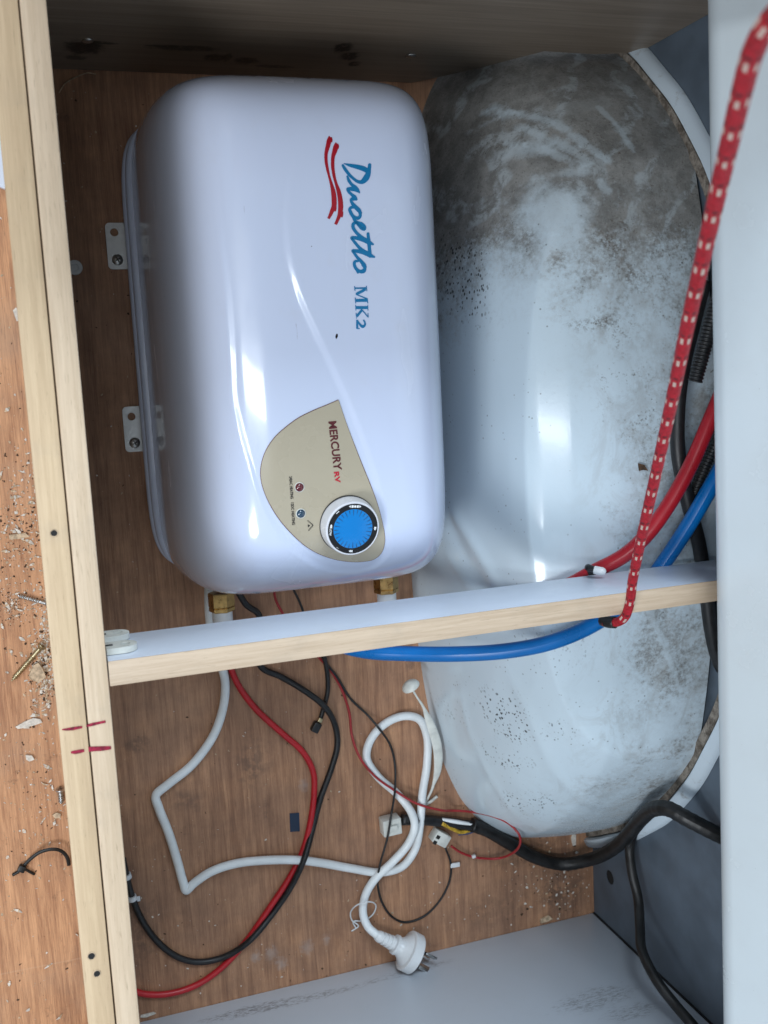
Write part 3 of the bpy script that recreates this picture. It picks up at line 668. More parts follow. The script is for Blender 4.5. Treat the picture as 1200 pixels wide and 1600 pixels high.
mk = [[(380, 276, 12), (392, 390, 12)], [(385, 328, 20), (690, 322, 22)], [(676, 268, 10), (688, 400, 10)], [(655, 345, 34), (560, 405, 36), (440, 462, 32), (410, 470, 22)], [(410, 478, 14), (550, 535, 15), (690, 588, 15)], [(400, 635, 38), (705, 628, 40)], [(396, 562, 12), (410, 706, 12)], [(698, 575, 12), (712, 706, 12)],
      [(410, 812, 38), (715, 810, 38)], [(406, 742, 10), (414, 886, 10)], [(710, 742, 10), (716, 886, 10)], [(575, 860, 30), (500, 950, 32), (432, 1035, 32)], [(416, 942, 10), (430, 1086, 8)], [(560, 862, 14), (640, 955, 15), (712, 1045, 12)], [(714, 946, 10), (724, 1060, 10)],
      [(602, 1118, 20), (638, 1180, 20), (640, 1245, 26), (588, 1288, 36), (530, 1250, 28), (480, 1180, 22), (432, 1115, 14)], [(446, 1120, 26), (446, 1345, 26)], [(450, 1338, 12), (510, 1336, 12)]]
print_strokes('model_lettering', mk, M['ink_blue'], heater, .0003, (530, 430), 16.0, 3, False)
sw1 = [(240, 128, 6), (244, 175, 34), (222, 280, 34), (193, 400, 27), (194, 520, 25), (214, 640, 22), (242, 760, 18), (276, 880, 24), (306, 1000, 36), (318, 1120, 40), (316, 1225, 38), (285, 1300, 32), (255, 1370, 25), (228, 1418, 20)]
sw2 = [(345, 228, 6), (346, 280, 36), (328, 360, 38), (302, 450, 29), (296, 580, 27), (312, 720, 24), (346, 860, 22), (386, 980, 32), (414, 1120, 38), (421, 1240, 40), (408, 1340, 34), (376, 1430, 26), (340, 1508, 22)]
for sw in (sw1, sw2): print_strokes('swoosh', [sw], M['ink_red'], heater, .0003, (490, 200), 10.0, 6, False)
for br_ in ([(330, 1215, 26), (338, 1260, 18), (336, 1305, 10)], [(262, 150, 20), (278, 185, 14), (284, 225, 6)], [(435, 1310, 26), (442, 1355, 18), (440, 1398, 10)], [(364, 255, 20), (380, 285, 14), (384, 325, 6)]):
    print_strokes('swoosh_bristle', [br_], M['ink_red'], heater, .00036, (490, 200), 10.0, 4, False)

pan_px = [(720, 80), (640, 115), (520, 165), (400, 225), (290, 305), (200, 390), (130, 500), (95, 620), (95, 720), (120, 820), (180, 950), (260, 1070), (350, 1170), (450, 1260), (560, 1325), (690, 1370), (820, 1390), (930, 1388), (1010, 1370), (1070, 1320), (1096, 1250), (1098, 1180), (1080, 1080), (1040, 930), (985, 780), (920, 620), (850, 440), (780, 250), (726, 88)]
pan = [(390+x/5.217, 610+y/5.217) for x, y in pan_px]
pan = [(p.x, p.y) for p in catmull([Vector((*q, 0)) for q in pan], 5)]
pcx, pcy = np.mean([p[0] for p in pan])+5, np.mean([p[1] for p in pan])
PLIFT = .0008
def panel_mesh(name, scl_out, mat, parent, lift, grow=0.0):
    px = []; n = len(pan); rings = 16
    for i in range(rings+1):
        f = i/rings
        for x, y in pan:
            d = math.hypot(x-pcx, y-pcy); g = (d+grow)/d; px.append((pcx+(x-pcx)*f*g, pcy+(y-pcy)*f*g))
    p, nn = h_hit(px); p = p+nn*lift
    edge, en = h_hit(px[rings*n:]); 
    V = np.vstack([p, edge]); F = []
    for i in range(rings+1):
        for k in range(n): F.append((i*n+k, i*n+(k+1) % n, (i+1)*n+(k+1) % n, (i+1)*n+k))
    F = [f[::-1] for f in F]
    o = mesh(name, V, F, mat, parent)
    if o.data.polygons[len(pan)*8].normal.z < 0: o.data.flip_normals()
    return sharp(o, 40)
panel_mesh('panel_border', 1, M['ink_maroon'], heater, PLIFT-.0003, 1.0)
ctl = panel_mesh('control_panel', 1, M['beige'], heater, PLIFT, 0)
def text_mesh(s, bold=0.0):
    cu = bpy.data.curves.new('t', 'FONT'); cu.body = s; cu.size = 1; cu.offset = bold; cu.resolution_u = 4; cu.fill_mode = 'FRONT'
    o = bpy.data.objects.new('t', cu); COL.objects.link(o); dg = bpy.context.evaluated_depsgraph_get(); me = o.evaluated_get(dg).to_mesh()
    v = np.array([x.co[:2] for x in me.vertices]); f = [tuple(p.vertices) for p in me.polygons]
    o.evaluated_get(dg).to_mesh_clear(); bpy.data.objects.remove(o); bpy.data.curves.remove(cu); return v, f
def print_text(name, s, base0, base1, top0, mat, parent, lift, bold=0.0):
    """lettering whose baseline runs base0 -> base1 and whose cap height reaches top0 (photo pixels)"""
    v, f = text_mesh(s, bold); lo = v.min(0); hi = v.max(0); u = (v[:, 0]-lo[0])/(hi[0]-lo[0]); t = (v[:, 1]-lo[1])/(hi[1]-lo[1])
    b0, b1, t0 = map(np.array, (base0, base1, top0)); px = b0+u[:, None]*(b1-b0)+t[:, None]*(t0-b0)
    p, n = h_hit(px); p = p+n*lift; o = mesh(name, p, f, mat, parent, False)
    bm = bmesh.new(); bm.from_mesh(o.data)
    for q in bm.faces:
        q.normal_update()
        if q.normal.z < 0: q.normal_flip()
    bm.to_mesh(o.data); bm.free(); return o
def cp(x, y): return (390+x/5.217, 610+y/5.217)
def c6(x, y): return (430+x/13.33, 730+y/13.33)
print_text('maker_lettering', 'MERCURY', cp(637, 254), cp(682, 652), cp(704, 248), M['ink_maroon'], ctl, PLIFT+.0003, .026)
print_text('maker_lettering', 'RV', cp(682, 664), cp(697, 754), cp(724, 659), M['ink_bright_red'], ctl, PLIFT+.0003, .04)
print_text('caption', '240AC HEATING', c6(283, 190), c6(312, 655), c6(345, 184), M['ink_black'], ctl, PLIFT+.0003, .026)
print_text('caption', '12DC HEATING', c6(318, 735), c6(347, 1196), c6(380, 731), M['ink_black'], ctl, PLIFT+.0003, .026)
dash = []
for (x0, y0), (x1, y1) in (((668, 1105), (780, 1198)), ((780, 1198), (680, 1318))):
    for i in range(5):
        a, b = i/5, (i+.62)/5; dash.append([(x0+(x1-x0)*a, y0+(y1-y0)*a, 12), (x0+(x1-x0)*b, y0+(y1-y0)*b, 12)])
dash.append([(672, 1212, 30), (695, 1211, 18), (718, 1210, 2)])
print_strokes('arrow_mark', dash, M['ink_black'], ctl, PLIFT+.0003, (430, 730), 13.33, 2, False)
for (x, y), mt in (((467.3, 761.0), 'led_red'), ((469.4, 801.9), 'led_blue')):
    p, n = h_hit([(x, y)]); lathe('indicator_lamp', p[0]+n[0]*PLIFT, n[0], [(-.0005, .00345), (.0004, .00345)], M['dull_white'], ctl, 24)
    lathe('indicator_lens', p[0]+n[0]*PLIFT, n[0], [(-.0005, .0029), (.0007, .0029), (.0014, .0024), (.0019, .0014), (.0021, 0)], M[mt], ctl, 24)
# dial
kp, kn = h_hit([(543.5, 818.5)]); kp = Vector(kp[0]); kn = Vector(kn[0])
fx, _ = h_hit([(553.5, 818.5)]); kx = (Vector(fx[0])-kp); kx = (kx-kn*kx.dot(kn)).normalized(); ky = kn.cross(kx)
RK = .0196; HK = .0120
knob = lathe('knob', kp, kn, [(0, RK*1.02), (.004, RK*1.02), (.0065, RK*.99), (HK-.0022, RK*.985), (HK-.0006, RK*.965), (HK, RK*.935), (HK-.0002, RK*.90)], M['knob'], heater, 72, 30)
lathe('knob_skirt', kp, kn, [(-.001, RK*1.045), (PLIFT+.0004, RK*1.045)], M['ink_black'], heater, 64)
def disc(name, r0, r1, h, mat, parent, seg=64):
    V, F = [], []
    for r in (r0, r1):
        for k in range(seg): t = 2*math.pi*k/seg; V.append(kp+kn*h+kx*math.cos(t)*r+ky*math.sin(t)*r)
    if r0 < 1e-6: V = [kp+kn*h]+V[seg:]; F = [(0, 1+k, 1+(k+1) % seg) for k in range(seg)]
    else: F = [(k, seg+k, seg+(k+1) % seg, (k+1) % seg) for k in range(seg)]
    return mesh(name, V, F, mat, parent, False)
disc('dial_ring', RK*.70, RK*.902, HK+.0001, M['knob_black'], knob)
lathe('dial_face', kp+kn*(HK-.0003), kn, [(0, RK*.71), (.0005, RK*.705), (.0007, RK*.67), (.0008, 0)], M['dial_blue'], knob, 64)
tick_v, tick_f = [], []
for k_ in range(28):
    t = 2*math.pi*(k_+.3)/28; e = Vector(kx*math.cos(t)+ky*math.sin(t)); s = kn.cross(e); ln = .44 if k_ % 2 else .50
    b = len(tick_v)
    for rr_, w2 in ((.685, .00024), (ln+.04, .00007)):
        for sg in (-1, 1): tick_v.append(kp+kn*(HK+.00062)+e*RK*rr_+s*w2*sg)
    tick_f.append((b, b+1, b+3, b+2)[::-1])
mesh('dial_ticks', tick_v, tick_f, M['tape_blue'], knob, False)
def dial_glyph(name, tris, mat):
    V, F = [], []
    for t3 in tris:
        b = len(V); V += [kp+kn*(HK+.00035)+kx*x*RK*1.075+ky*y*RK*1.075 for x, y in t3]; F.append(tuple(range(b, b+len(t3))))
    o = mesh(name, V, F, mat, knob, False)
    bm = bmesh.new(); bm.from_mesh(o.data)
    for q in bm.faces:
        q.normal_update()
        if q.normal.dot(kn) < 0: q.normal_flip()
    bm.to_mesh(o.data); bm.free(); return o
def tri(cx, cy, dx, dy, s):       # arrow head pointing along dx, dy
    return [(cx+dx*s, cy+dy*s), (cx-dy*s*.85-dx*.3*s, cy+dx*s*.85-dy*.3*s), (cx+dy*s*.85-dx*.3*s, cy-dx*s*.85-dy*.3*s)]
gl = [tri(.75, .0, 0, -1, .055), tri(.75, .05, 0, -1, .055), tri(-.03, -.75, -1, 0, .055), tri(.03, -.75, -1, 0, .055), tri(-.16, .75, -1, 0, .05), tri(.16, .75, 1, 0, .05),
      [(-.12, .71), (-.05, .71), (-.05, .79), (-.12, .79)], [(-.03, .715), (.04, .715), (.04, .785), (-.03, .785)], [(.06, .71), (.12, .71), (.12, .79), (.06, .79)], tri(-.745, .10, 0, 1, .055), tri(-.745, .05, 0, 1, .055),
      [(-.60, .50), (-.62, .515), (-.53, .60), (-.515, .58)], [(-.50, -.62), (-.51, -.60), (-.44, -.655), (-.435, -.67)]]
dial_glyph('dial_arrows', gl, M['ink_white'])
v, f = text_mesh('LOW', .02); lo = v.min(0); hi = v.max(0); v = (v-lo)/(hi-lo)
V = [kp+kn*(HK+.00035)+kx*RK*(-.845+.08*b)+ky*RK*(.01-.25*a) for a, b in v]
mesh('dial_lettering', V, f, M['ink_white'], knob, False)
# brass fittings and pipe tails
ZF = .050
fit = []
for x, y in ((346, 940), (603, 911)):
    p = at(x, y, ZF); y0 = HYC-HB+.006
    n_ = lathe('fitting', (p.x, y0, ZF), (0, -1, 0), [(0, .0085), (.010, .0085)], M['brass'], heater, 20)
    ye = at(x, y+16, ZF).y
    lathe('nut', (p.x, ye+.017, ZF), (0, -1, 0), [(0, .0102), (.0008, .0111), (.0118, .0111), (.0126, .0104), (.0130, .0110), (.0158, .0110), (.0166, .0098)], M['brass'], n_, 6, 30, .5)
    lathe('pipe_collar', (p.x, ye+.0012, ZF), (0, -1, 0), [(0, .0086), (.020, .0086), (.021, .0078)], M['white_plastic'], n_, 28)
    fit.append((p.x, ye-.019))

# ------------------------------------------------------------------ hoses and cables
def path(pts): return [at(*p) for p in pts]
hb = thing('blue_hose', at(830, 1003, 0), 'blue water hose curving under the cross rail', 'hose')
tube('hose', [Vector((fit[1][0], fit[1][1]+.006, ZF)), Vector((fit[1][0], fit[1][1]-.012, ZF)), Vector((fit[1][0]-.014, fit[1][1]-.024, ZF+.012)), Vector((.236, -.226, .075)), at(535, 1008, .105), at(575, 1018, .128), at(640, 1021.5, .150), at(710, 1022, .174), at(783, 1018, .194), at(844, 1008, .208), at(888, 994, .216), at(928, 975, .220), at(962, 953, .223), at(1005, 921, .226), at(1040, 875, .232), at(1075, 822, .240), at(1108, 765, .248), at(1150, 690, .25)], .0061, M['blue_hose'], hb, 10, 18)
hr = thing('red_hose', at(940, 890, 0), 'red water hose passing behind the bungee cord to the rail', 'hose')
tube('hose', [Vector((fit[0][0], fit[0][1]+.006, ZF)), Vector((fit[0][0], fit[0][1]-.004, ZF)), at(375, 1010, .062), at(450, 1005, .085), at(600, 985, .13), at(760, 955, .178), at(880, 918, .212), at(928, 893, .224), at(975, 868, .236), at(1010, 836, .243), at(1045, 788, .247), at(1080, 725, .251), at(1108, 660, .255), at(1150, 560, .258)], .0057, M['red_hose'], hr, 10, 18)
bc = thing('black_cable', at(1075, 790, .2), 'thick black cable running over the wheel arch behind the hoses', 'cable')
tube('cable', path([(1100, 440, .235), (1085, 500, .236), (1068, 570, .236), (1059, 640, .236), (1060, 710, .236), (1074, 780, .234), (1092, 850, .228), (1104, 930, .222), (1111, 985, .218), (1122, 1030, .214), (1150, 1080, .21)]), .0056, M['black'], bc, 10, 14)
def conduit(pts, r, label):
    t = thing('corrugated_conduit', at(*pts[0][:2], .2), label, 'conduit', 'corrugated conduits by the lid')
    tube('conduit', path(pts), r, M['black'], t, 40, 16, rad=lambda l, L_: r*(1+.10*math.sin(l*2*math.pi/.0026)), caps=False)
    p = path(pts); d = (p[0]-p[1]).normalized(); lathe('end_opening', p[0]-d*.001, d, [(0, r*.95), (.0002, r*.80), (-.004, r*.76), (-.004, 0)], M['dark'], t, 20)
conduit([(1086, 596, .252), (1098, 552, .256), (1112, 500, .26), (1130, 440, .262)], .0052, 'ribbed black conduit end poking out beside the bungee')
conduit([(1082, 778, .232), (1096, 742, .236), (1112, 706, .24), (1135, 660, .245)], .0042, 'ribbed black conduit between the red and blue hoses')

lm = thing('wiring_loom', at(900, 1345, 0), 'black sleeved wiring loom branching in front of the grey wall', 'wiring loom')
tube('sleeve', path([(737, 1289, .009), (760, 1297, .009), (800, 1320, .009), (840, 1341, .010), (880, 1350, .014), (925, 1342, .034), (958, 1326, .066), (983, 1302, .108), (1003, 1278, .142), (1022, 1264, .172), (1045, 1264, .192), (1075, 1280, .206), (1118, 1302, .218), (1170, 1325, .22)]), .0066, M['black_dusty'], lm, 10, 16, rad=lambda l, L_: .0066*(1+.03*math.sin(l*900)))
tube('branch', path([(990, 1298, .102), (984, 1325, .094), (987, 1360, .100), (997, 1405, .11), (1000, 1450, .13), (1003, 1485, .15), (1025, 1530, .175), (1055, 1570, .195), (1085, 1605, .215), (1110, 1640, .22)]), .0046, M['black_dusty'], lm, 10, 14)
tube('loom_wire', path([(628, 1281, .012), (660, 1281, .010), (690, 1284, .008), (740, 1291, .008)]), .0052, M['black'], lm, 8, 10)
tube('loom_wire', path([(690, 1281, .010), (712, 1284, .011), (742, 1290, .010)]), .0022, M['cord_white'], lm, 8, 8)
tube('loom_wire', path([(690, 1286, .012), (706, 1294, .010), (720, 1300, .009), (744, 1294, .008)]), .0022, M['yellow_wire'], lm, 8, 8)
tube('loom_wire', path([(716, 1302, .006), (728, 1301, .007), (746, 1296, .008)]), .0022, M['blue_wire'], lm, 8, 8)
cA = at(610, 1289, .009); ax = (at(640, 1282, .009)-at(590, 1294, .009)).normalized()
ch = obox('connector', cA, ax, (0, 0, 1), (.0185, .014, .0165), M['dull_white'], lm, .0012)
obox('connector_latch', cA+Vector((0, 0, .0085)), ax, (0, 0, 1), (.008, .003, .006), M['dull_white'], ch, .0006)

def plug_path(): pass
pc = thing('power_cord', at(520, 1355, 0), 'white mains power cord with a three-pin plug, looped on the floor', 'power cord')
zc = .0042
cord = [(327, 905, .030), (326, 935, .022), (330, 985, .016), (345, 1035, .010), (352, 1070, zc), (348, 1108, zc), (333, 1150, zc), (300, 1195, zc), (262, 1226, zc), (243.5, 1243, zc), (248, 1262, zc), (263, 1300, zc), (277, 1345, zc), (286, 1378, zc), (291, 1391, zc), (302, 1381, zc), (330, 1362, zc), (370, 1349, zc), (420, 1344, .0065), (465, 1344, .0090), (500, 1348, .0072), (550, 1357, zc), (595, 1363, zc), (628, 1354, zc), (648, 1328, zc), (656, 1290, .012), (660, 1240, .009), (667, 1195, zc), (667, 1150, zc), (655, 1124, zc), (630, 1119, zc), (600, 1132, zc), (578, 1158, zc), (573, 1185, zc), (590, 1213, zc), (622, 1242, zc), (642, 1268, .013), (648, 1290, .020), (638, 1318, .015), (612, 1348, .0115), (588, 1371, .0095), (572, 1396, .007), (567, 1425, .007), (575, 1448, .010), (590, 1462, .016)]
tube('cord', path(cord), .0040, M['cord_white'], pc, 9, 14)
A0 = at(588, 1461, .0155); A1 = at(640, 1487, .0205); ax = (A1-A0).normalized()
rel = [(0, .0046), (.002, .0052)]
for i in range(4): rel += [(.0030+i*.0042, .0056+i*.0004), (.0052+i*.0042, .0057+i*.0004), (.0054+i*.0042, .0047+i*.0004), (.0070+i*.0042, .0047+i*.0004)]
plug = lathe('plug', A0, ax, rel+[(.0200, .0062), (.0205, .0092), (.0232, .0096), (.0236, .0082), (.0262, .0088), (.0290, .0106), (.0318, .0132), (.0342, .0158), (.0346, .0185), (.0350, .0192), (.0444, .0192), (.0452, .0184), (.0452, .0)], M['white_plastic'], pc, 48, 24)
fc = A0+ax*.0452; side = ax.cross(Vector((0, 0, 1))).normalized(); upv = side.cross(ax)
for ds, du, rot in ((.0065, .0045, .5), (-.0065, .0045, -.5), (0, -.0085, 0)):
    c = fc+side*ds+upv*du; a2 = (upv*math.cos(rot)+side*math.sin(rot))
    pin = obox('pin', c+ax*.0125, ax, a2, (.012, .0066, .0020), M['chrome'], plug, .0003); obox('pin_sleeve', c+ax*.0040, ax, a2, (.0080, .0064, .0019), M['black'], plug, .0003)
tube('wire_tie', path([(549, 1455, .001), (560, 1447, .002), (550, 1438, .004), (548, 1425, .008), (558, 1414, .014), (577, 1409, .016), (587, 1414, .012), (583, 1428, .006), (570, 1438, .003), (552, 1440, .002), (556, 1450, .001)]), .0007, M['white_plastic'], pc, 8, 8)

rw = thing('red_cable', at(485, 1260, 0), 'thick red power cable snaking from the rail to the frame board', 'cable')
tube('cable', path([(352, 1000, .020), (358, 1035, .008), (372, 1070, .0036), (400, 1108, .0036), (440, 1145, .0036), (473, 1175, .0036), (489, 1205, .0036), (491, 1235, .0036), (484, 1290, .0036), (471, 1335, .0040), (450, 1375, .0040), (420, 1420, .0036), (385, 1470, .0036), (345, 1513, .0036), (305, 1540, .0036), (262, 1553, .0036), (225, 1553, .0036), (200, 1545, .0036), (180, 1540, .0036)]), .0029, M['red_wire'], rw, 9, 12)
bw = thing('black_cable', at(525, 1170, 0), 'thick black power cable lying beside the red one, clipped at the frame board', 'cable')
tube('cable', path([(372, 925, .035), (385, 945, .028), (405, 962, .020), (400, 1010, .014), (408, 1042, .011), (440, 1058, .008), (480, 1082, .012), (508, 1105, .012), (524, 1135, .0050), (527, 1165, .0036), (518, 1200, .0036), (500, 1250, .0036), (487, 1300, .0036), (476, 1340, .013), (455, 1385, .0068), (428, 1425, .0045), (395, 1465, .0105), (365, 1488, .0065), (335, 1500, .0036), (305, 1503, .0036), (275, 1494, .0036), (245, 1470, .0036), (222, 1438, .0040), (207, 1403, .0070), (198, 1370, .010), (192, 1342, .012)]), .0029, M['black'], bw, 9, 12)
for (x, y, z), (x2, y2, z2) in (((197, 1366, .0105), (199, 1372, .0100)), ((205.5, 1400, .0080), (208, 1408, .0072))):
    a = at(x, y, z); b = at(x2, y2, z2); cl = lathe('cable_clip', a, b-a, [(0, .0041), (.0042, .0041)], M['white_plastic'], bw, 16)
obox('clip_tab', at(213, 1405, .004), (1, 0, 0), (0, 1, 0), (.007, .0048, .0014), M['white_plastic'], bw, .0004)

wp = thing('wire_pair', at(560, 1170, 0), 'thin red and black wires ending in a white connector block', 'wires')
tube('thin_wire', path([(428, 920, .03), (432, 940, .02), (460, 985, .01), (496, 1025, .004), (518, 1050, .0012), (535, 1080, .0012), (546, 1115, .0012), (550, 1150, .0012), (562, 1183, .0090), (585, 1212, .0088), (615, 1234, .0088), (650, 1255, .0145), (690, 1266, .0150)]+[(x, y, arch_hit(x, y).z+.006) for x, y in ((706, 1266.5), (722, 1267), (740, 1269), (757, 1272), (772, 1276), (787, 1282), (800, 1291))]+[(811, 1304, .050), (809, 1326, .034), (780, 1341, .008), (745, 1340, .004), (720, 1332, .005), (705, 1322, .007)]), .0012, M['red_thin'], wp, 9, 8)
tube('thin_wire', path([(458, 920, .03), (470, 945, .02), (485, 990, .010), (506, 1030, .004), (528, 1060, .0025), (548, 1092, .0012), (575, 1118, .0040), (592, 1138, .0095), (610, 1165, .0030), (617, 1195, .002), (617, 1235, .0100), (611, 1275, .019), (605, 1310, .018), (594, 1350, .0135), (590, 1378, .0090), (597, 1410, .003), (612, 1432, .0012), (632, 1441, .0012), (662, 1432, .0012), (688, 1406, .0012), (703, 1374, .0012), (704, 1348, .003), (696, 1325, .006)]), .0011, M['black'], wp, 9, 8)
cB = at(687, 1308, .0075); ax = (at(706, 1320, .0075)-at(668, 1300, .0075)).normalized()
cb = obox('connector', cB, ax, (0, 0, 1), (.017, .0125, .0125), M['dull_white'], wp, .0011)
for s_ in (-.003, .003): obox('connector_socket', cB+Vector((-.0058, .001, .0064))+ax.cross(Vector((0, 0, 1)))*s_, ax, (0, 0, 1), (.004, .0006, .0036), M['dark'], cb, .0002)
obox('wire_label', at(711, 1351.5, .003), (1, -.05, 0), (0, 1, 0), (.0098, .0046, .002), M['white_plastic'], wp, .0004)
obox('wire_label', at(740, 1338, .005), (1, .2, 0), (0, 1, 0), (.0038, .0030, .0030), M['white_plastic'], wp, .0004)
sb = thing('short_lead', at(510, 1080, 0), 'short black lead with a small open plug, under the rail', 'lead')
tube('lead', path([(495, 985, .02), (505, 1020, .012), (511, 1050, .006), (512, 1080, .003), (506, 1105, .003), (501, 1122, .003)]), .0022, M['black'], sb, 8, 10)
lx = (at(488, 1147, .004)-at(501, 1122, .004)).normalized()
obox('ferrule', at(500, 1125, .004), lx, (0, 0, 1), (.004, .004, .004), M['gold_screw'], sb, .0005); so = obox('socket', at(493.5, 1136, .0045), lx, (0, 0, 1), (.0095, .0072, .0072), M['black'], sb, .0008)

# white rubber strap with a mushroom head, leaning on the arch
st = thing('rubber_strap', at(680, 1150, 0), 'pale rubber strap with a mushroom head against the wheel arch', 'strap')
sp = [(644, 1077, .030, 1.6), (652, 1090, .029, 1.7), (661, 1104, .027, 2.6), (667, 1118, .025, 6.5), (675, 1138, .024, 8.2), (682, 1160, .022, 8.8), (685, 1185, .019, 8.8), (683, 1208, .016, 8.2), (678, 1224, .013, 6.4), (674, 1236, .011, 2.6), (668, 1248, .007, 2.2), (664, 1257, .004, 2.0)]
ws = [p[3]*.00054 for p in sp]
def srad(l, L_): 
    f = l/L_*(len(ws)-1); i = min(int(f), len(ws)-2); return ws[i]+(ws[i+1]-ws[i])*(f-i)
tube('strap', [at(*p[:3]) for p in sp], .004, M['dull_white'], st, 8, 12, rad=srad, flat=.0012)
hd = at(641, 1071, .031); dv = (at(641, 1071, .031)-at(652, 1090, .029)).normalized()
lathe('mushroom_head', hd-dv*.002, dv, [(0, .0085), (.0008, .0088), (.003, .0078), (.0052, .0052), (.0064, .0022), (.0067, 0)], M['dull_white'], st, 24, 50)
tube('tail', path([(664, 1257, .003), (673, 1252, .004), (683, 1244, .006)]), .0016, M['dull_white'], st, 6, 8)

# ------------------------------------------------------------------ lid held up by the bungee cord
LX = at(1111, 800, .315).x-.0068
bm = box_bm((LX, -.95, .315), (LX+.055, .70, .80), 0, 1)
ed = [e for e in bm.edges if all(abs(v.co.z-.315) < 1e-6 for v in e.verts) and abs(e.verts[0].co.y-e.verts[1].co.y) > .1]
bmesh.ops.bevel(bm, geom=ed, offset=.026, segments=14, affect='EDGES', profile=.5)
ang = Matrix.Rotation(math.radians(9), 4, 'Y')
for v in bm.verts: v.co.x -= (v.co.y+.38)*.0118
for v in bm.verts: v.co = ang @ (v.co-Vector((LX, 0, .315)))+Vector((LX, 0, .315))
lid = sharp(from_bm('raised_board', bm, M['lid'], None), 40); tag(lid, 'white board raised on edge along the right, its rounded rim hanging down', 'board')

k = Nd('bungee_weave'); U = k.xyz(k.tc.outputs['UV']); u, l = U[0], U[1]
row = k.mth('DIVIDE', l, .0178); colm = k.mth('MULTIPLY', k.mth('ADD', u, k.mth('MULTIPLY', l, .9)), 6)
jit = k.noise(k.co(), 130, 2, .6); fr = k.mth('FRACT', row); fr2 = k.mth('ADD', fr, k.mth('MULTIPLY', k.mth('SUBTRACT', jit, .5), .16)); fc_ = k.mth('FRACT', colm)
dashm = k.mth('MULTIPLY', k.mth('MULTIPLY', k.mth('GREATER_THAN', fr2, .17), k.mth('LESS_THAN', fr2, .40)), k.mth('MULTIPLY', k.mth('GREATER_THAN', fc_, .24), k.mth('LESS_THAN', fc_, .70)))
odd = k.mth('ADD', .9, 0.0)
dk = k.mth('MULTIPLY', k.mth('LESS_THAN', fr, .60), k.mth('GREATER_THAN', fr, .04)); fz = k.noise(k.co(), 500, 3, .7)
red = k.mix(k.rng(fz, .3, .7), (.36, .003, .013), (.58, .010, .028))
c = k.mix(k.mth('MULTIPLY', dashm, odd), red, (.70, .58, .50))
edge = k.mth('MULTIPLY', k.mth('MULTIPLY', k.mth('GREATER_THAN', fr, .50), k.mth('LESS_THAN', fr, .60)), k.mth('MULTIPLY', k.mth('GREATER_THAN', fc_, .15), k.mth('LESS_THAN', fc_, .80))); c = k.mix(k.mth('MULTIPLY', edge, .75), c, (.07, .008, .012))
k.set('Base Color', c); k.set('Roughness', .6);  fib = k.noise(k.co((60, 900, 1), uv=True), 3, 2, .6)
wv = k.mth('ADD', k.mth('MULTIPLY', k.mth('SINE', k.mth('MULTIPLY', k.mth('ADD', u, k.mth('MULTIPLY', l, .9)), 37.7)), .45), k.mth('ADD', k.mth('MULTIPLY', k.mth('SINE', k.mth('MULTIPLY', l, 706.0)), .5), k.mth('ADD', k.mth('MULTIPLY', dashm, .6), k.mth('MULTIPLY', fib, 1.1)))); k.bump(wv, .6, .0009); M['bungee'] = k.m
bg_ = thing('bungee_cord', at(990, 930, .3), 'red bungee cord with white flecks hooked on the rail', 'bungee cord')
tube('cord', path([(944, 972, .284), (955, 973, .289), (967, 971, .297), (977, 963, .305), (982, 950, .310), (985, 936, .316), (988, 910, .328), (997, 865, .35), (1009, 810, .378), (1026, 735, .412), (1050, 625, .462), (1076, 500, .512), (1100, 395, .550), (1122, 300, .582), (1142, 215, .610), (1160, 140, .632), (1178, 78, .648), (1206, 30, .662), (1250, -10, .672), (1310, -40, .675)]), .0032, M['bungee'], bg_, 12, 20)
tube('hook', [at(950, 972, .285), at(943, 970, .278), at(940, 964, .262), at_y(940, 945, BY0-.004).lerp(at(940, 945, .236), .8), Vector((at(930, 905, .232).x, (BY0+BY1)/2, BZ-.005)), Vector((at(928, 892, .24).x, BY1+.004, BZ-.002)), Vector((at(926, 888, .25).x, BY1+.0075, BZ+.008)), Vector((at(930, 886, .25).x, BY1+.0065, BZ+.014))], .0026, M['black'], bg_, 8, 12)
tube('hook_ferrule', path([(961, 972.5, .292), (951, 972, .287), (942, 969, .281)]), .0042, M['black'], bg_, 4, 16)
e0 = Vector((at(930, 886, .25).x, BY1+.0065, BZ+.013)); tube('hook_tip', [e0, e0+Vector((.003, -.0006, .0035)), e0+Vector((.0065, -.001, .005))], .0031, M['white_plastic'], bg_, 6, 12, rad=lambda l, L_: .0031*math.sqrt(max(.05, 1-(max(0, l/L_-.6)/.42)**2)))

# ------------------------------------------------------------------ small litter
def screw(pa, pb, label, mat, rad=.0021):
    a, b = at(*pa), at(*pb); t = thing('loose_screw', (a.x, a.y, 0), label, 'screw', 'loose screws on the floor'); ax = b-a; Ls = ax.length
    lathe('head', a, ax, [(0, rad*1.9), (.0006, rad*2.0), (rad*1.6, rad*1.0)], mat, t, 16)
    pts = [a+ax*(i/60) for i in range(61)]
    tube('shank', pts, rad, mat, t, 1, 10, rad=lambda l, L_: rad*(1 if l < .3*L_ else (1+.28*math.sin(l*2*math.pi/.0021)))*(1 if l < L_*.88 else max(.08, (L_-l)/(L_*.12))), smooth_path=False)
screw((76, 944, .003), (26, 930, .002), 'silver screw sticking out from under the frame board', M['chrome'], .0017)
screw((66, 1009, .004), (17, 1065, .002), 'brassy screw lying on sawdust beside the frame board', M['gold_screw'], .0021)
screw((94, 1233, .004), (96, 1256, .003), 'short silver screw pressed against the frame board above the cable tie', M['chrome'], .0022)
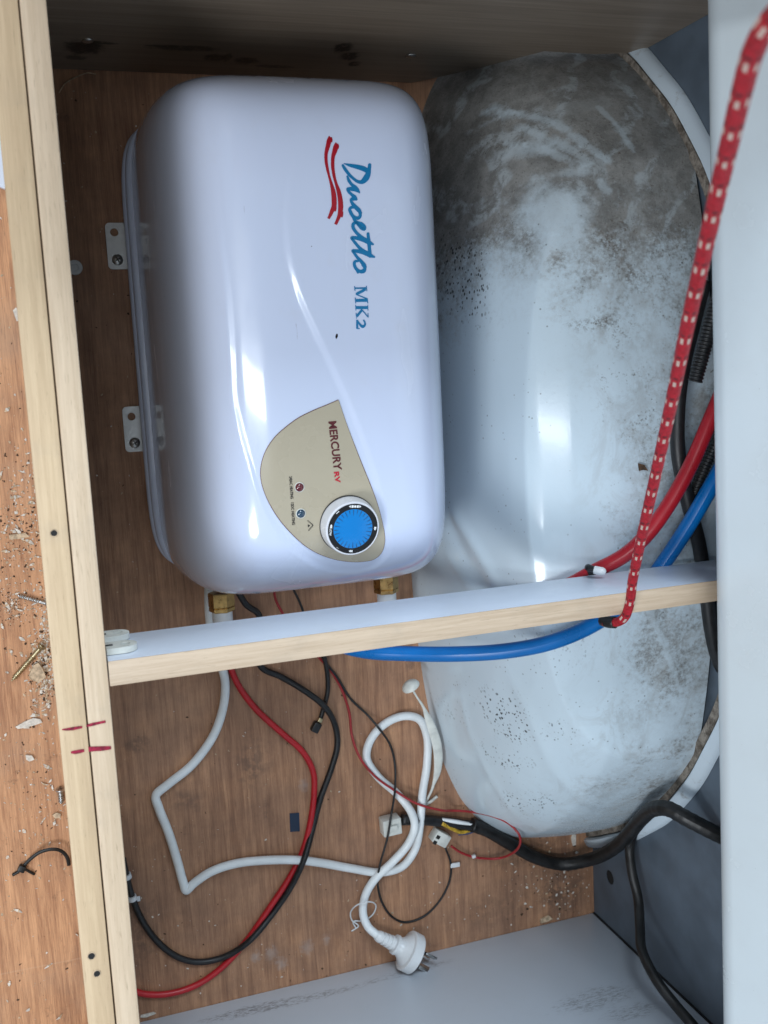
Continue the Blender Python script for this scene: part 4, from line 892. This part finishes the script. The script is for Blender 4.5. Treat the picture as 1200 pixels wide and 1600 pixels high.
def flake(name, px, z, th, mat, label, cat):
    top = [at(x, y, z+th) for x, y in px]; bot = [Vector((p.x, p.y, z)) for p in top]; n = len(px)
    o = mesh(name, bot+top, [tuple(range(n, 2*n))]+[(i, (i+1) % n, n+(i+1) % n, n+i) for i in range(n)], mat, None, False)
    bm = bmesh.new(); bm.from_mesh(o.data); bmesh.ops.recalc_face_normals(bm, faces=bm.faces); bm.to_mesh(o.data); bm.free()
    return tag(o, label, cat)
flake('wood_chip', [(24, 1136), (38, 1128), (52, 1122), (63, 1124), (66, 1129), (55, 1133), (40, 1137), (28, 1139)], .0004, .0014, M['chip_w'], 'large pale wood splinter beside the frame board', 'wood chip')
flake('wood_chip', [(52, 1040), (60, 1036), (66, 1044), (72, 1058), (62, 1066), (52, 1064), (45, 1056)], .0004, .004, M['chip'], 'thick brown wood chip beside the brassy screw', 'wood chip')
flake('wood_chip', [(40, 1180), (50, 1181), (54, 1187), (46, 1190), (41, 1187)], .0004, .002, M['chip_w'], 'small white crumb below the large pale splinter', 'wood chip')
flake('wood_chip', [(82, 1274), (88, 1270), (95, 1272), (94, 1278), (86, 1279)], .0004, .002, M['chip'], 'rounded tan chip below the short silver screw', 'wood chip')
flake('wood_chip', [(14, 836), (40, 833), (46, 839), (30, 842), (15, 843)], .0004, .002, M['chip'], 'flat tan chip amid the sawdust, level with the dial', 'wood chip')
flake('wood_chip', [(20, 485), (25, 480), (32, 490), (32, 500), (26, 502)], .0004, .0008, M['chip_w'], 'pinkish paper scrap on the floor left of the boards', 'wood chip')
flake('wood_chip', [(845, 1437), (858, 1431), (864, 1436), (856, 1440), (845, 1443)], .0004, .002, M['chip'], 'tan chip in the floor corner by the white partition', 'wood chip')
flake('wood_chip', [(220, 1587), (240, 1582), (244, 1584), (228, 1590), (219, 1590)], .0004, .0012, M['chip_w'], 'long pale splinter near the partition and the frame boards', 'wood chip')
flake('wood_chip', [(896, 1301), (900, 1305), (900, 1320), (895, 1322), (893, 1310)], .0004, .0012, M['chip_w'], 'white sliver under the end of the wheel arch', 'wood chip')
p = arch_hit(1003, 729); n3 = [p+Vector((dx, dy, dz)) for dx, dy, dz in ((-.004, .003, .0015), (.0005, .0015, .0025), (.0045, -.0035, .0018), (0, -.0025, .0014), (-.003, -.003, .0012))]
tag(mesh('bark_flake', n3+[q-Vector((0, 0, .0008)) for q in n3], [(0, 4, 3, 2, 1), (5, 6, 7, 8, 9)]+[(i, (i+1) % 5, 5+(i+1) % 5, 5+i) for i in range(5)], M['chip_d'], None, False), 'small brown flake lying on the wheel arch beside the bungee', 'flake')
flake('tape_scrap', [(452.5, 1271), (467.5, 1270), (468.5, 1299), (453.5, 1300)], .0003, .0004, M['tape_blue'], 'dark blue rectangular tape scrap on the floor', 'tape')
flake('plastic_scrap', [(-30, 165), (-2, 172), (1, 200), (5, 250), (10, 285), (8, 295), (0, 292), (-8, 262), (-30, 250)], .0004, .006, M['melamine'], 'pale plastic offcut at the left edge beside the boards', 'offcut')
wsh = at(117, 418, .001); tag(lathe('washer', (wsh.x, wsh.y, .0006), (0, 0, 1), [(0, .0062), (.0014, .0060), (.0014, .0028), (.0006, .0026)], M['zinc'], None, 24), 'dull grey washer on the dark floor between boards and heater', 'washer')
ct = thing('cable_tie', at(40, 1355, 0), 'small black cable tie curled on the floor left of the boards', 'cable tie')
tube('strap', path([(108, 1352, .003), (104, 1338, .006), (94, 1329, .008), (80, 1327, .009), (62, 1332, .008), (48, 1342, .006), (38, 1352, .004)]), .0016, M['black_dusty'], ct, 8, 8, flat=.0008)
obox('head', at(34, 1357, .0035), (1, -.6, 0), (0, 0, 1), (.0062, .005, .0058), M['black_dusty'], ct, .0008)
tube('tail', path([(34, 1358, .003), (27, 1363, .002), (20, 1367, .001)]), .0014, M['black_dusty'], ct, 5, 6); tube('tail', path([(38, 1357, .003), (46, 1362, .002), (54, 1366, .001)]), .0012, M['black_dusty'], ct, 5, 6)
# straw / cobweb thread in the far corner
tag(tube('straw', path([(92, 145, .001), (102, 130, .003), (120, 120, .004), (137, 114, .003), (150, 116, .002)]), .0005, M['chip'], None, 8, 6), 'thin curled straw strand in the dark floor corner under the panel', 'straw')
# sawdust, crumbs and fluff: nobody could count it
V, F, MI = [], [], []
def crumb(x, y, z, s, mi):
    b = len(V); n = random.choice((4, 5, 6)); a0 = random.random()*6.28; el = random.uniform(.35, 1); ca, sa = math.cos(a0), math.sin(a0); h = s*random.uniform(.15, .5)
    for k_ in range(n):
        t = 2*math.pi*k_/n+random.uniform(-.3, .3); u_, v_ = s*math.cos(t), s*el*math.sin(t)*random.uniform(.6, 1); V.append((x+ca*u_-sa*v_, y+sa*u_+ca*v_, z))
    V.append((x+random.uniform(-.2, .2)*s, y, z+h)); c_ = len(V)-1
    for k_ in range(n): F.append((c_, b+k_, b+(k_+1) % n)); MI.append(mi)
def scatter(n, fn, smin, smax, wts):
    for _ in range(n):
        x, y = fn(); p = at(x, y, 0)
        if XW-p.x < AA and arch_z(p.x, p.y) > .001: continue
        if X0-.001 < p.x < X2+.001 or p.x > XW-.004: continue
        s = smin+(smax-smin)*random.random()**2.4; crumb(p.x, p.y, .0003, s, random.choices((0, 1, 2), wts)[0])
U_ = random.uniform; G = random.gauss
scatter(520, lambda: (U_(-40, 120), U_(120, 1600)), .0003, .0016, (4, 4, 3))
scatter(900, lambda: (G(35, 28), G(830, 65)), .0002, .0015, (4, 3, 4))
scatter(420, lambda: (G(22, 12), G(948, 14)), .0002, .0009, (3, 2, 5))
scatter(600, lambda: (G(68, 12), G(1050, 32)), .0003, .0022, (5, 4, 3))
scatter(350, lambda: (G(72, 8), G(985, 30)), .0003, .0016, (5, 5, 2))
scatter(220, lambda: (G(60, 30), G(1240, 60)), .0003, .0014, (5, 4, 3))
scatter(420, lambda: (U_(150, 930), U_(1030, 1600)), .0003, .0014, (4, 5, 3))
scatter(300, lambda: (G(880, 45), G(1375, 35)), .0003, .0022, (3, 5, 4))
scatter(160, lambda: (U_(220, 920), 1597-172*(U_(0, 1))-U_(2, 40)), .0003, .0016, (4, 5, 3))
scatter(140, lambda: (U_(85, 240), U_(120, 1000)), .0003, .0013, (4, 4, 3))
for _ in range(110):
    x, y = (G(45, 30), G(880, 130)) if random.random() < .75 else (U_(0, 150), U_(1100, 1600)); p = at(x, y, 0)
    if p.x > X0-.003: continue
    a0 = U_(0, 6.28); L_ = U_(.003, .009); w_ = U_(.0005, .0016); cv = U_(-.6, .6); b = len(V); n_ = 6
    for i_ in range(n_+1):
        t_ = i_/n_-.5; a1 = a0+cv*t_; ww = w_*(1-abs(t_)*1.5); cx_ = p.x+math.cos(a1)*L_*t_; cy_ = p.y+math.sin(a1)*L_*t_; zz = .0004+.0016*(1-4*t_*t_)*abs(cv)
        V += [(cx_-math.sin(a1)*ww, cy_+math.cos(a1)*ww, zz+.0006), (cx_+math.sin(a1)*ww, cy_-math.cos(a1)*ww, zz)]
    for i_ in range(n_): F.append((b+2*i_, b+2*i_+1, b+2*i_+3, b+2*i_+2)); MI.append(random.choice((0, 1, 1)))
me = bpy.data.meshes.new('sawdust'); me.from_pydata(V, [], F); me.update()
for q in ('chip', 'chip_w', 'chip_d'): me.materials.append(M[q])
me.polygons.foreach_set('material_index', MI); o = bpy.data.objects.new('sawdust', me); COL.objects.link(o); tag(o, 'sawdust, crumbs and grit scattered over the wooden floor', 'sawdust', kind='stuff')
